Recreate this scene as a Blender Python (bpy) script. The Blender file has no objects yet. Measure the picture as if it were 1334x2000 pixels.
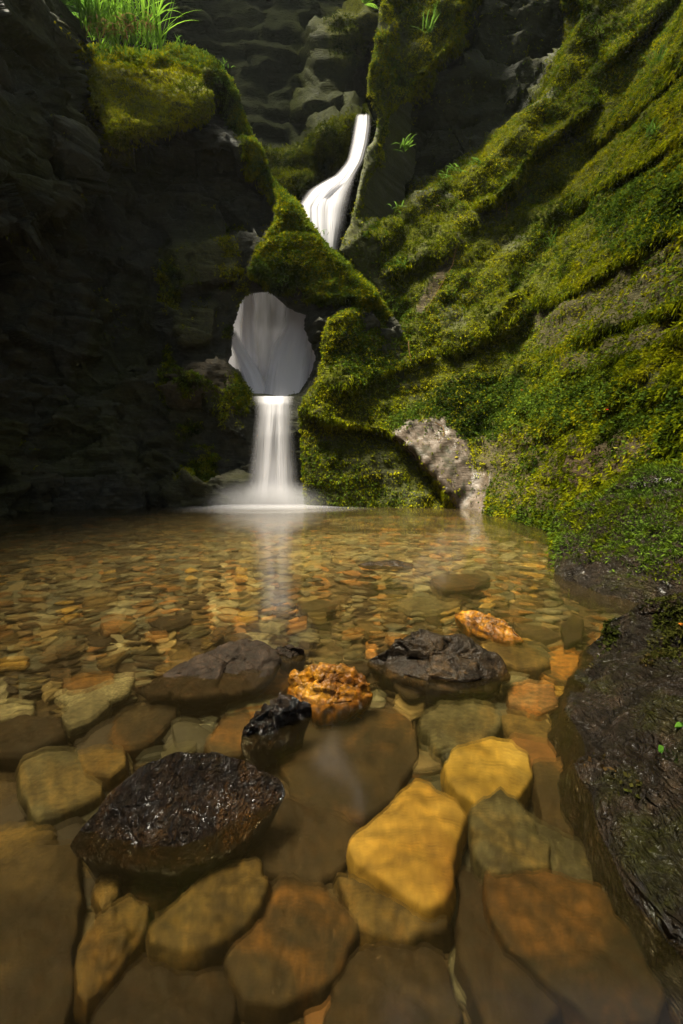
import bpy, math, random
import numpy as np
from mathutils import Vector
R = math.radians
S = bpy.context.scene
COL = S.collection
rng = np.random.default_rng(7)
random.seed(7)

# ------------------------------------------------------------------ camera, sky, sun, exposure
CAM_H, PITCH, FPX = 0.75, 6.0, 889.0
cam = bpy.data.cameras.new('camera')
cam.sensor_fit = 'VERTICAL'; cam.sensor_height = 36; cam.sensor_width = 24
cam.lens = FPX / 2000 * 36
cam.clip_start = 0.02; cam.clip_end = 500
cam.dof.use_dof = True; cam.dof.focus_distance = 2.2; cam.dof.aperture_fstop = 6.3
camo = bpy.data.objects.new('camera', cam); COL.objects.link(camo)
camo.location = (0, 0, CAM_H); camo.rotation_euler = (R(90 - PITCH), 0, 0)
S.camera = camo

SUN_DIR = Vector((0.42, 0.09, -1.25)).normalized()      # the way the light travels
SUN_EL = math.asin(-SUN_DIR.z)
SUN_AZ = math.atan2(-SUN_DIR.x, -SUN_DIR.y)
world = bpy.data.worlds.new("World"); S.world = world; world.use_nodes = True
wn = world.node_tree
sky = wn.nodes.new('ShaderNodeTexSky'); sky.sky_type = 'NISHITA'; sky.sun_disc = False
sky.sun_elevation = SUN_EL; sky.sun_rotation = SUN_AZ
sky.air_density = 1.0; sky.dust_density = 3.0; sky.ozone_density = 0.6
bg = wn.nodes['Background']; bg.inputs['Strength'].default_value = 0.05
hsv = wn.nodes.new('ShaderNodeHueSaturation'); hsv.inputs['Saturation'].default_value = .45
wn.links.new(sky.outputs[0], hsv.inputs['Color']); wn.links.new(hsv.outputs[0], bg.inputs[0])
sl = bpy.data.lights.new('sun', 'SUN'); sl.energy = 5.0; sl.angle = R(16); sl.color = (1.0, 0.93, 0.74)
so = bpy.data.objects.new('sun', sl); COL.objects.link(so)
so.rotation_euler = SUN_DIR.to_track_quat('-Z', 'Y').to_euler()
S.view_settings.view_transform = 'Standard'; S.view_settings.look = 'None'
S.view_settings.exposure = 2.05; S.view_settings.gamma = 1
S.cycles.use_denoising = True
S.cycles.max_bounces = 8; S.cycles.diffuse_bounces = 3; S.cycles.transparent_max_bounces = 16
S.cycles.caustics_reflective = False; S.cycles.caustics_refractive = True
S.cycles.sample_clamp_indirect = 4

# ------------------------------------------------------------------ pixel <-> place
cp, sp = math.cos(R(PITCH)), math.sin(R(PITCH))
def ray(px, py):
    px = np.asarray(px, float); py = np.asarray(py, float); v = 1000 - py
    return px - 667, FPX * cp + v * sp, -FPX * sp + v * cp
def at(px, py, Y):
    a, b, c = ray(px, py); s = np.asarray(Y, float) / b
    return np.stack([a * s, b * s, CAM_H + c * s], -1)
def on(px, py, z):
    a, b, c = ray(px, py); s = (np.asarray(z, float) - CAM_H) / c
    return np.stack([a * s, b * s, CAM_H + c * s], -1)
def sst(x, a, b):
    t = np.clip((x - a) / (b - a), 0, 1); return t * t * (3 - 2 * t)

# ------------------------------------------------------------------ noise
def _h(x, y, z, s):
    n = (x.astype(np.int64) * 374761393 + y.astype(np.int64) * 668265263 + z.astype(np.int64) * 2147483647 + s * 1274126177) & 0xffffffff
    n = ((n ^ (n >> 13)) * 1274126177) & 0xffffffff
    n = ((n ^ (n >> 16)) * 2246822519) & 0xffffffff
    return ((n ^ (n >> 15)) & 0xffffff) / float(0xffffff)
def vn(P, seed=0):
    F = np.floor(P); f = P - F; f = f * f * f * (f * (f * 6 - 15) + 10)
    x, y, z = F[..., 0], F[..., 1], F[..., 2]; r = 0
    for i in (0, 1):
        for j in (0, 1):
            for k in (0, 1):
                w = (f[..., 0] if i else 1 - f[..., 0]) * (f[..., 1] if j else 1 - f[..., 1]) * (f[..., 2] if k else 1 - f[..., 2])
                r = r + w * _h(x + i, y + j, z + k, seed)
    return r * 2 - 1
def fbm(P, o=4, seed=0, g=0.5):
    a, t, r = 1.0, 0, 0
    P = np.array(P, float)
    for i in range(o):
        r = r + a * vn(P, seed + i * 17); t += a; a *= g; P = P * 2.03 + 11.3
    return r / t
def facets(P, seed=0):
    """blocky rock: every cell of a jittered lattice is a flat face with its own offset and tilt"""
    F = np.floor(P); best = np.full(P.shape[:-1], 9e9); second = best.copy(); val = np.zeros_like(best)
    for i in (-1, 0, 1):
        for j in (-1, 0, 1):
            for k in (-1, 0, 1):
                x, y, z = F[..., 0] + i, F[..., 1] + j, F[..., 2] + k
                c = np.stack([x + _h(x, y, z, seed), y + _h(x, y, z, seed + 1), z + _h(x, y, z, seed + 2)], -1)
                d = P - c; q = (d * d).sum(-1)
                v = _h(x, y, z, seed + 3) * 2 - 1 + d[..., 0] * (_h(x, y, z, seed + 4) - .5) * 1.4 + d[..., 1] * (_h(x, y, z, seed + 5) - .5) * 1.4 + d[..., 2] * (_h(x, y, z, seed + 6) - .2) * 1.4
                m = q < best
                second = np.where(m, best, np.minimum(second, q)); val = np.where(m, v, val); best = np.where(m, q, best)
    return val, np.sqrt(second) - np.sqrt(best)

# ------------------------------------------------------------------ meshes
def link(o, parent=None):
    COL.objects.link(o)
    if parent: o.parent = parent
    return o
def tag(o, label=None, cat=None, group=None, kind=None):
    for k, v in (('label', label), ('category', cat), ('group', group), ('kind', kind)):
        if v: o[k] = v
    return o
def mesh_data(name, V, F, mat, smooth=True, attrs=None, uv=None):
    me = bpy.data.meshes.new(name)
    V = np.asarray(V, np.float32); F = np.asarray(F, np.int32)
    n, k = F.shape
    me.vertices.add(len(V)); me.vertices.foreach_set('co', V.ravel())
    me.loops.add(n * k); me.loops.foreach_set('vertex_index', F.ravel())
    me.polygons.add(n)
    me.polygons.foreach_set('loop_start', np.arange(0, n * k, k, dtype=np.int32))
    me.polygons.foreach_set('loop_total', np.full(n, k, np.int32))
    me.polygons.foreach_set('use_smooth', np.full(n, smooth))
    me.update(calc_edges=True); me.validate()
    for an, arr in (attrs or {}).items():
        arr = np.asarray(arr, np.float32)
        if arr.ndim == 1:
            a = me.attributes.new(an, 'FLOAT', 'POINT'); a.data.foreach_set('value', arr)
        else:
            a = me.attributes.new(an, 'FLOAT_COLOR', 'POINT')
            if arr.shape[1] == 3: arr = np.concatenate([arr, np.ones((len(arr), 1), np.float32)], 1)
            a.data.foreach_set('color', arr.ravel())
    if mat: me.materials.append(mat)
    return me
def obj(name, V, F, mat, parent=None, **kw):
    return link(bpy.data.objects.new(name, mesh_data(name, V, F, mat, **kw)), parent)
def grid_faces(nr, nc, wrap=False):
    i = np.arange(nr - 1)[:, None]; j = np.arange(nc if wrap else nc - 1)[None]
    j2 = (j + 1) % nc
    return np.stack([i * nc + j, i * nc + j2, (i + 1) * nc + j2, (i + 1) * nc + j], -1).reshape(-1, 4)
def grid_normals(P):
    du = np.gradient(P, axis=1); dv = np.gradient(P, axis=0)
    n = np.cross(du, dv); n /= np.linalg.norm(n, axis=-1, keepdims=True) + 1e-9
    return n
def face_normal_to(n, P, c):
    s = np.sign(((c - P) * n).sum(-1, keepdims=True)); s[s == 0] = 1
    return n * s

# ------------------------------------------------------------------ materials
class M:
    def __init__(s, name):
        s.m = bpy.data.materials.new(name); s.m.use_nodes = True
        s.t = s.m.node_tree; s.t.nodes.clear()
        s.out = s.n('OutputMaterial')
    def n(s, typ, **kw):
        x = s.t.nodes.new('ShaderNode' + typ)
        for k, v in kw.items():
            if k.startswith('_'): setattr(x, k[1:], v)
        for k, v in kw.items():
            if k.startswith('_'): continue
            key = int(k[1:]) if k[0] == 'i' and k[1:].isdigit() else k.replace('__', ' ')
            s.put(x.inputs[key], v)
        return x
    def put(s, inp, v):
        if isinstance(v, bpy.types.NodeSocket): s.t.links.new(v, inp)
        elif isinstance(v, bpy.types.Node): s.t.links.new(v.outputs[0], inp)
        else: inp.default_value = v if not (isinstance(v, tuple) and len(v) == 3 and inp.type == 'RGBA') else v + (1,)
    def noise(s, co, scale, det=4, rough=.55, dist=0):
        x = s.n('TexNoise', Scale=scale, Detail=det, Roughness=rough, Distortion=dist)
        if co is not None: s.put(x.inputs['Vector'], co)
        return x.outputs[0]
    def ramp(s, f, *st):
        x = s.n('ValToRGB', Fac=f); e = x.color_ramp.elements
        while len(e) < len(st): e.new(.5)
        for i, (p, c) in enumerate(st):
            e[i].position = p; e[i].color = (c if isinstance(c, tuple) else (c, c, c)) + (1,)
        return x.outputs[0]
    def mix(s, f, a, b, mode='MIX'):
        x = s.n('Mix', _data_type='RGBA', _blend_type=mode)
        s.put(x.inputs[0], f); s.put(x.inputs[6], a); s.put(x.inputs[7], b)
        return x.outputs[2]
    def math(s, op, a, b=0.0, clamp=False):
        x = s.n('Math', _operation=op, _use_clamp=clamp); s.put(x.inputs[0], a); s.put(x.inputs[1], b); return x.outputs[0]
    def attr(s, name, out='Fac'):
        return s.n('Attribute', _attribute_name=name).outputs[out]
    def co(s, sc=(1, 1, 1), rot=(0, 0, 0)):
        c = s.n('TexCoord').outputs['Object']
        return s.n('Mapping', Vector=c, Scale=sc, Rotation=rot).outputs[0]
    def bump(s, h, strength, dist, normal=None):
        x = s.n('Bump', Height=h, Strength=strength, Distance=dist)
        if normal is not None: s.put(x.inputs['Normal'], normal)
        return x.outputs[0]
    def bsdf(s, **kw):
        b = s.n('BsdfPrincipled', **kw); s.t.links.new(b.outputs[0], s.out.inputs[0]); return b

def mat_cliff():
    """dark wet slate; attributes: moss (green film), gold (yellow algae), bare (pale scoured stone), soil, dark (shade put into the colour)"""
    m = M('cliff_rock')
    c = m.co(); cs = m.co((1.2, 1.2, 7.0), (0.12, 0.1, 0))
    n1 = m.noise(c, 2.2, 6, .6, .4); n2 = m.noise(c, 16, 5, .65); ns = m.noise(cs, 3.0, 6, .62, .8)
    col = m.ramp(n1, (.3, (.018, .020, .016)), (.5, (.036, .036, .022)), (.72, (.068, .060, .034)))
    col = m.mix(m.ramp(ns, (.40, .0), (.62, .75)), col, (.028, .028, .024))
    col = m.mix(m.ramp(n2, (.5, 0.), (.75, .55)), col, (.085, .075, .050))
    col = m.mix(m.math('MULTIPLY', m.attr('dark'), .97), col, (.006, .007, .005))  # gloom of the chasm and cave is put into the rock colour
    green = m.ramp(m.noise(c, 26, 4, .7), (.3, (.020, .026, .004)), (.7, (.085, .090, .010)))
    mk = m.math('MULTIPLY', m.math('MAXIMUM', m.attr('moss'), m.attr('film')), m.ramp(m.noise(c, 7, 5, .65), (.30, .35), (.55, 1.)), True)
    col = m.mix(mk, col, green)
    gold = m.ramp(m.noise(c, 40, 5, .75), (.34, (.04, .042, .004)), (.5, (.12, .125, .008)), (.68, (.24, .22, .014)))
    gk = m.math('MULTIPLY', m.attr('gold'), m.ramp(m.math('ADD', m.math('MULTIPLY', ns, .6), m.math('MULTIPLY', n2, .4)), (.38, 0.), (.52, 1.)), True)
    col = m.mix(gk, col, gold)
    bare = m.ramp(m.noise(c, 6, 5, .6), (.34, (.034, .025, .015)), (.56, (.105, .080, .060)), (.80, (.23, .19, .165)))
    bare0 = m.attr('bare')
    bk = m.math('MULTIPLY', bare0, m.ramp(m.noise(c, 5, 4, .6), (.34, .1), (.48, 1.)), True)
    col = m.mix(bk, col, bare)
    soil = m.ramp(n2, (.35, (.030, .022, .013)), (.7, (.10, .068, .036)))
    col = m.mix(m.attr('soil'), col, soil)
    hgt = m.math('ADD', m.math('MULTIPLY', ns, 1.0), m.math('MULTIPLY', n2, .45))
    hgt = m.math('MULTIPLY', hgt, m.math('SUBTRACT', 1.0, m.math('MULTIPLY', bare0, .75)))
    nrm = m.bump(hgt, .85, .07)
    nrm = m.bump(m.noise(c, 70, 4, .7), .5, .012, nrm)
    rough = m.math('SUBTRACT', m.ramp(n1, (.35, .45), (.65, .8)), m.math('MULTIPLY', bare0, .3))
    b = m.bsdf(Base__Color=col, Roughness=rough, Normal=nrm)
    m.put(b.inputs['Specular IOR Level'], m.math('MULTIPLY', m.math('SUBTRACT', 1.0, m.math('MAXIMUM', m.math('MAXIMUM', m.attr('moss'), m.attr('film')), m.math('MAXIMUM', m.attr('gold'), m.attr('dark'))), True), .25))
    return m.m

def mat_leaf(name, trans=.35, gain=1.0):
    m = M(name)
    col = m.attr('col', 'Color')
    if gain != 1: col = m.mix(1.0, col, (gain,) * 3, 'MULTIPLY')
    d = m.n('BsdfDiffuse', Color=col)
    t = m.n('BsdfTranslucent', Color=col)
    x = m.n('MixShader', Fac=trans); m.put(x.inputs[1], d); m.put(x.inputs[2], t)
    m.put(m.out.inputs[0], x)
    return m.m

def mat_stone(name, lo, mid, hi, rough=.5, bump=.3, scale=9, patch=None, spec=.4, wrinkle=0, grime=.65):
    m = M(name)
    c = m.co(); rnd = m.n('ObjectInfo').outputs['Random']
    ofs = m.n('VectorMath', _operation='ADD'); m.put(ofs.inputs[0], c)
    cx = m.n('CombineXYZ'); m.put(cx.inputs[0], m.math('MULTIPLY', rnd, 37.)); m.put(cx.inputs[1], m.math('MULTIPLY', rnd, 91.)); m.put(ofs.inputs[1], cx)
    c = ofs.outputs[0]
    n1 = m.noise(c, scale, 6, .62, .6); n2 = m.noise(c, scale * 5, 5, .65)
    col = m.ramp(n1, (.30, lo), (.5, mid), (.70, hi))
    big = m.noise(c, scale * .35, 4, .6, .8)
    col = m.mix(m.ramp(big, (.36, .8), (.50, 0.)), col, m.mix(.55, col, (.020, .012, .006)))
    if patch: col = m.mix(m.ramp(m.noise(c, scale * .6, 5, .6, 1.0), (.52, 0.), (.64, .85)), col, patch)
    col = m.mix(m.ramp(n2, (.36, grime), (.58, 0.)), col, (.02, .016, .010))
    col = m.mix(m.ramp(n2, (.55, 0.), (.72, .55)), col, m.mix(1.0, col, (1.9, 1.75, 1.5), 'MULTIPLY'))
    vein = m.noise(m.n('Mapping', Vector=c, Scale=(1, 3.5, 1), Rotation=(.2, .1, .6)).outputs[0], scale * 1.3, 6, .7, 1.2)
    col = m.mix(m.ramp(vein, (.40, .75), (.50, 0.), (.60, 0.), (.70, .35)), col, m.mix(.5, col, (.012, .009, .006)))
    hs = m.n('HueSaturation', Color=col, Hue=.5, Saturation=1.)
    m.put(hs.inputs['Value'], m.math('ADD', m.math('MULTIPLY', rnd, .5), .75))
    h = m.math('ADD', n1, m.math('MULTIPLY', n2, .35))
    if wrinkle:
        w = m.noise(m.n('Mapping', Vector=c, Scale=(1, .42, 1), Rotation=(0, 0, .9)).outputs[0], wrinkle, 3, .5, 1.6)
        h = m.math('ADD', m.math('MULTIPLY', h, .5), m.math('MULTIPLY', m.math('ABSOLUTE', m.math('SUBTRACT', w, .5)), 3.))
    nrm = m.bump(h, bump, .03 if wrinkle else .02)
    b = m.bsdf(Base__Color=hs.outputs[0], Roughness=rough, Normal=nrm)
    b.inputs['Specular IOR Level'].default_value = spec
    return m.m

def mat_attrstone():
    m = M('gravel_stone')
    c = m.co(); col = m.attr('col', 'Color')
    n = m.noise(c, 22, 5, .65)
    col = m.mix(1.0, col, m.ramp(n, (.3, .45), (.65, 1.15)), 'MULTIPLY')
    m.bsdf(Base__Color=col, Roughness=.7, Normal=m.bump(n, .3, .01))
    return m.m

def mat_bed():
    m = M('pool_bed')
    c = m.co(); n = m.noise(c, 3.2, 6, .65, .5); n2 = m.noise(c, 24, 5, .7)
    col = m.ramp(n, (.3, (.025, .016, .007)), (.55, (.060, .042, .018)), (.75, (.10, .072, .030)))
    col = m.mix(m.ramp(n2, (.45, 0.), (.7, .6)), col, (.16, .115, .05))
    m.bsdf(Base__Color=col, Roughness=.9, Normal=m.bump(n2, .6, .03))
    return m.m

def mat_water():
    m = M('pool_water')
    c = m.co((1, 1, 1))
    w = m.noise(m.co((1.0, .55, 1)), 2.2, 2, .4, .3)
    nrm = m.bump(w, .10, .05)
    g = m.n('BsdfGlossy', Color=(1, 1, 1), Roughness=.10, Normal=nrm)
    t = m.n('BsdfTransparent', Color=(.975, .875, .64))
    f = m.n('Fresnel', IOR=1.33, Normal=nrm)
    # suspended peat: a faint veil, thicker where the line of sight through the water is long
    lw = m.n('LayerWeight', Blend=.5)
    vf = m.math('ADD', .035, m.math('MULTIPLY', m.math('POWER', lw.outputs[1], 6.0), .30))
    dv = m.n('BsdfDiffuse', Color=(.10, .070, .026))
    rf = m.n('BsdfRefraction', Color=(.975, .875, .64), Roughness=.12, IOR=1.06, Normal=nrm)
    tm = m.n('MixShader', Fac=.5); m.put(tm.inputs[1], t); m.put(tm.inputs[2], rf)
    tv = m.n('MixShader', Fac=vf); m.put(tv.inputs[1], tm); m.put(tv.inputs[2], dv)
    x = m.n('MixShader', Fac=f.outputs[0]); m.put(x.inputs[1], tv); m.put(x.inputs[2], g)
    m.put(m.out.inputs[0], x)
    return m.m

def mat_fall(name, streak=14, dens=1.0, lo=.35):
    """silky falling water: dense in the middle, thinning to nothing at its edges, combed into streaks"""
    m = M(name)
    u = m.attr('u'); v = m.attr('v'); e = m.attr('edge')
    cx = m.n('CombineXYZ'); m.put(cx.inputs[0], m.math('MULTIPLY', u, streak)); m.put(cx.inputs[1], m.math('MULTIPLY', v, 1.1))
    n = m.noise(cx, 1.0, 4, .6, .25)
    st = m.ramp(n, (.30, lo), (.62, 1.))
    a = m.math('MULTIPLY', m.math('MULTIPLY', e, st), dens, True)
    nrm = m.bump(n, .35, .10)
    d = m.n('BsdfDiffuse', Color=(.86, .835, .88), Normal=nrm); t = m.n('BsdfTranslucent', Color=(.86, .835, .88))
    w = m.n('MixShader', Fac=.4); m.put(w.inputs[1], d); m.put(w.inputs[2], t)
    tr = m.n('BsdfTransparent')
    x = m.n('MixShader', Fac=a); m.put(x.inputs[1], tr); m.put(x.inputs[2], w)
    m.put(m.out.inputs[0], x)
    return m.m

ROCK = mat_cliff(); MOSS = mat_leaf('moss_leaf', .25); LEAF = mat_leaf('plant_leaf', .45)

# ------------------------------------------------------------------ cliffs
def seg_dist(X, Y, pts, closed):
    pts = np.asarray(pts, float)
    A = pts; B = np.roll(pts, -1, 0)
    if not closed: A, B = pts[:-1], pts[1:]
    best = np.full(X.shape, 1e18); nx = np.zeros(X.shape); ny = nx.copy(); side = nx.copy(); par = nx.copy()
    for i, (a, b) in enumerate(zip(A, B)):
        d = b - a; L = (d * d).sum() + 1e-9
        t = np.clip(((X - a[0]) * d[0] + (Y - a[1]) * d[1]) / L, 0, 1)
        qx, qy = a[0] + t * d[0], a[1] + t * d[1]
        q = (X - qx) ** 2 + (Y - qy) ** 2; m = q < best
        best = np.where(m, q, best); nx = np.where(m, qx, nx); ny = np.where(m, qy, ny)
        cr = d[0] * (Y - a[1]) - d[1] * (X - a[0])
        side = np.where(m, np.sign(cr), side); par = np.where(m, i + t, par)
    return np.sqrt(best), nx, ny, side, par / len(A)
def inside(X, Y, poly):
    poly = np.asarray(poly, float); r = np.zeros(X.shape, bool)
    for (x0, y0), (x1, y1) in zip(poly, np.roll(poly, -1, 0)):
        c = ((y0 > Y) != (y1 > Y)) & (X < (x1 - x0) * (Y - y0) / (y1 - y0 + 1e-12) + x0); r ^= c
    return r
def sdf(X, Y, poly):
    d, nx, ny, _, _ = seg_dist(X, Y, poly, True)
    return np.where(inside(X, Y, poly), -d, d), nx, ny
def soft(X, Y, poly, w):
    """1 inside a patch, fading to 0 over w pixels round its rim"""
    d, _, _ = sdf(X, Y, poly); return sst(-d, -w, w * .3)
def roughen(poly, seg, amp, seed, closed=True):
    out = []; poly = [np.array(p, float) for p in poly]
    for a, b in zip(poly, poly[1:] + (poly[:1] if closed else [])):
        n = max(1, int(np.linalg.norm(b - a) / seg))
        for k in range(n): out.append(a + (b - a) * k / n)
    out = np.array(out); P = np.stack([out[:, 0] * .03, out[:, 1] * .03, np.full(len(out), seed * 3.7)], -1)
    out[:, 0] += fbm(P, 4, seed) * amp; out[:, 1] += fbm(P + 40, 4, seed) * amp
    return out

def cliff(name, poly, hole, box, step, depth, relief, masks, back=(0, 1, 0), rnd=14):
    x0, x1, y0, y1 = box
    X, Y = np.meshgrid(np.arange(x0, x1 + step, step, dtype=float), np.arange(y0, y1 + step, step, dtype=float))
    d, nx, ny = sdf(X, Y, poly)
    if hole is not None:
        dh, hx, hy = sdf(X, Y, hole); m = -dh > d
        d = np.where(m, -dh, d); nx = np.where(m, hx, nx); ny = np.where(m, hy, ny)
    sn = np.abs(d) < .72 * step
    X = np.where(sn, nx, X); Y = np.where(sn, ny, Y); D = np.where(sn, 0, d)
    nr, nc = X.shape
    dep = depth(X, Y)
    t = np.clip(1 + D / rnd, 0, 1)
    dep = dep + rnd / 900 * dep * (1 - np.sqrt(np.clip(1 - t * t, 0, 1))) * .9     # rounded rim
    P = at(X, Y, dep)
    N = face_normal_to(grid_normals(P), P, np.array([0, 0, 1.5]))
    fade = sst(-D, -1, 30)[..., None] * .85 + .15
    P = P + N * relief(P, X, Y)[..., None] * fade
    N = face_normal_to(grid_normals(P), P, np.array([0, 0, 1.5]))
    F = grid_faces(nr, nc)
    keep = (D.ravel()[F] <= 0).all(1) & ~((sn.ravel()[F]).all(1))
    F = F[keep]
    V = P.reshape(-1, 3)
    A = {k: f(X, Y, P, N).ravel() for k, f in masks.items()}
    samp = dict(V=V.copy(), N=N.reshape(-1, 3), F=F.copy(), X=X.ravel(), Y=Y.ravel(), A={k: a.copy() for k, a in A.items()})
    # rim: sweep the open edges backwards so the rock has its thickness
    e = np.sort(np.stack([F, np.roll(F, -1, 1)], -1).reshape(-1, 2), 1)
    raw = np.stack([F, np.roll(F, -1, 1)], -1).reshape(-1, 2)
    key = e[:, 0].astype(np.int64) * (len(V) + 1) + e[:, 1]
    u, idx, cnt = np.unique(key, return_index=True, return_counts=True)
    be = raw[idx[cnt == 1]]
    bv = np.unique(be); look = {v: i for i, v in enumerate(bv)}
    prev = {v: v for v in bv}; nV = [V]; nF = [F]; nA = {k: [a] for k, a in A.items()}; base = len(V)
    for st in (.12, .3, .6, 1.0):
        Q = V[bv] + np.array(back) * st
        if hole is not None:                               # the hole widens behind its rim
            hc = np.array([hole[:, 0].mean(), hole[:, 1].mean()]); gx_, gy_ = X.ravel()[bv], Y.ravel()[bv]
            inh = (np.abs(gx_ - hc[0]) < 110) & (np.abs(gy_ - hc[1]) < 130) & (sdf(gx_, gy_, hole)[0] < 3)
            Q[:, 0] += inh * (gx_ - hc[0]) / 100 * .45 * st; Q[:, 2] -= inh * (gy_ - hc[1]) / 100 * .40 * st
        Q = Q + (np.stack([fbm(Q * 2.3, 3, 5), fbm(Q * 2.3 + 9, 3, 6) * .5, fbm(Q * 2.3 + 19, 3, 7)], -1)) * .16 * min(1, st * 1.5)
        nV.append(Q)
        for k in A: nA[k].append(A[k][bv] * (1 - st * .5))
        now = {v: base + i for i, v in enumerate(bv)}
        nF.append(np.array([[prev[b], prev[a], now[a], now[b]] for a, b in be])); prev = now; base += len(bv)
    o = obj(name, np.concatenate(nV), np.concatenate(nF), ROCK, attrs={k: np.concatenate(a) for k, a in nA.items()})
    tag(o, kind='structure')
    return o, samp

def strata(P, tilt=.06, period=.45, seed=3):
    q = P[..., 2] + tilt * P[..., 0] - .05 * P[..., 1] + .22 * fbm(P * .7, 3, seed)
    t = q / period; k = np.floor(t); f = t - k
    r = _h(k, k * 0 + seed, k * 0, seed)
    saw = np.where(f < .15, f / .15, 1 - (f - .15) / .85 * .8)
    return saw * (.35 + .65 * r)

def relief_left(P, X, Y):
    Q = P * np.array([1.0, 1.0, 1.9])
    v, edge = facets(Q * .95 + .25 * fbm(P * 1.3, 3, 9)[..., None], 21)
    v2, e2 = facets(Q * 3.1, 33)
    r = .26 * v + .075 * v2 + .06 * fbm(P * 1.6, 5, 2) + .07 * strata(P, .10, .34, 4) - .06 * np.exp(-edge / .05) - .02 * np.exp(-e2 / .08)
    pad = soft(X, Y, PAD, 25); r = r * (1 - .75 * pad) * (1 - .65 * soft(X, Y, LEDGE, 20)) * (1 - .5 * soft(X, Y, [(320, 440), (470, 440), (480, 720), (330, 720)], 30)) + pad * .05 * fbm(P * 5, 3, 6)
    calm = soft(X, Y, [(430, 750), (640, 750), (640, 1000), (430, 1000)], 30); r = r * (1 - .6 * calm)
    return r + .018 * fbm(P * 12, 3, 8)

LEDGE = [(188, 100), (300, 108), (345, 92), (415, 120), (405, 200), (380, 225), (330, 250), (230, 262), (190, 200)]
PAD = [(545, 378), (580, 408), (610, 450), (680, 530), (735, 580), (700, 592), (640, 578), (575, 562), (525, 552), (500, 525), (518, 470), (536, 420)]
BUTT = [(-500, -900), (60, -900), (100, 0), (128, 130), (150, 260), (158, 370), (120, 430), (40, 445), (-80, 440), (-500, 470)]
def depth_left(X, Y):
    d = np.interp(X, [-500, -250, -100, 0, 100, 300, 540, 740, 900], [4.4, 5.2, 6.25, 7.0, 7.75, 8.45, 8.75, 8.8, 8.9])
    z = (905 - Y) / 100.
    d = d + np.where(z > 0, .07, .03) * z
    d = d - .95 * soft(X, Y, BUTT, 14)
    d = d - (.85 - .0058 * np.clip(262 - Y, 0, 170)) * soft(X, Y, LEDGE, 14)
    d = d - .40 * soft(X, Y, PAD, 22)
    d = d - .28 * soft(X, Y, [(322, 520), (400, 470), (455, 460), (465, 520), (440, 545), (340, 565)], 12)
    d = d - .22 * soft(X, Y, [(335, 600), (400, 585), (425, 600), (420, 660), (350, 670)], 12)
    d = d - .30 * soft(X, Y, [(340, 715), (440, 705), (460, 790), (480, 860), (430, 830), (400, 770), (345, 770)], 10)
    d = d + .45 * soft(X, Y, [(190, 300), (520, 330), (500, 440), (320, 450), (300, 640), (200, 700), (160, 480)], 30)
    d = d - .35 * soft(X, Y, [(330, 960), (400, 930), (480, 940), (490, 1020), (320, 1020)], 16)
    d = d - .25 * sst(Y, 700, 1000)
    return d

RIDGE = [(60, -90), (80, -50), (105, 10), (140, 62), (180, 92), (250, 106), (300, 106), (330, 88), (400, 104), (434, 130), (455, 180), (480, 240),
         (508, 292), (520, 330), (545, 365), (580, 405), (610, 445), (640, 485), (690, 525), (722, 555), (745, 590)]
HOLE = [(466, 592), (482, 574), (525, 570), (545, 586), (560, 600), (598, 616), (596, 636), (606, 660), (609, 680), (615, 696), (612, 722), (598, 748),
        (584, 768), (550, 776), (492, 769), (472, 745), (468, 726), (446, 706), (452, 680), (450, 650), (460, 622)]
polyA = np.concatenate([roughen(RIDGE, 10, 7, 1, False), np.array([(790, 640), (800, 1110), (-480, 1110), (-480, -90)], float)])
holeA = roughen(HOLE, 8, 3, 5)

def m_moss_left(X, Y, P, N):
    d, _, _, _, _ = seg_dist(X, Y, RIDGE, False)
    crest = sst(-d, -46, -16) * sst(Y, 60, 110)
    pad = soft(X + 22 * fbm(P * 2.2, 3, 61), Y + 22 * fbm(P * 2.2 + 5, 3, 62), PAD, 20)
    up = sst(N[..., 2], .1, .6)
    low = .75 * soft(X, Y, [(320, 440), (470, 440), (480, 720), (480, 940), (380, 930), (330, 720)], 40) * sst(fbm(P * 1.5, 4, 44), -.1, .35)
    return np.clip(crest + pad + .35 * up * sst(fbm(P * 1.1, 3, 12), -.2, .4) + low, 0, 1)
def m_gold_left(X, Y, P, N):
    return .95 * soft(X, Y, LEDGE, 18) + .5 * soft(X, Y, [(140, 130), (190, 150), (240, 260), (330, 250), (260, 300), (190, 280)], 12) + \
        .3 * soft(X, Y, [(320, 500), (400, 465), (455, 460), (460, 530), (340, 560)], 12) + .25 * soft(X, Y, [(340, 600), (420, 590), (415, 660), (345, 668)], 12)
zero = lambda X, Y, P, N: X * 0
m_soil_left = lambda X, Y, P, N: .7 * soft(X, Y, [(335, 715), (440, 705), (470, 800), (440, 800), (420, 770), (345, 768)], 14)
m_bare_left = lambda X, Y, P, N: .12 * soft(X, Y, [(330, 970), (360, 930), (480, 940), (490, 1000)], 14)
cl_left, sA = cliff('cliff_left', polyA, holeA, (-480, 804, -100, 1112), 4.0, depth_left, relief_left,
                    dict(moss=m_moss_left, film=lambda X, Y, P, N: .42 * sst(fbm(P * .8, 3, 71), -.3, .3), gold=m_gold_left, bare=m_bare_left, soil=m_soil_left), back=(.05, .85, 0))

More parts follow.
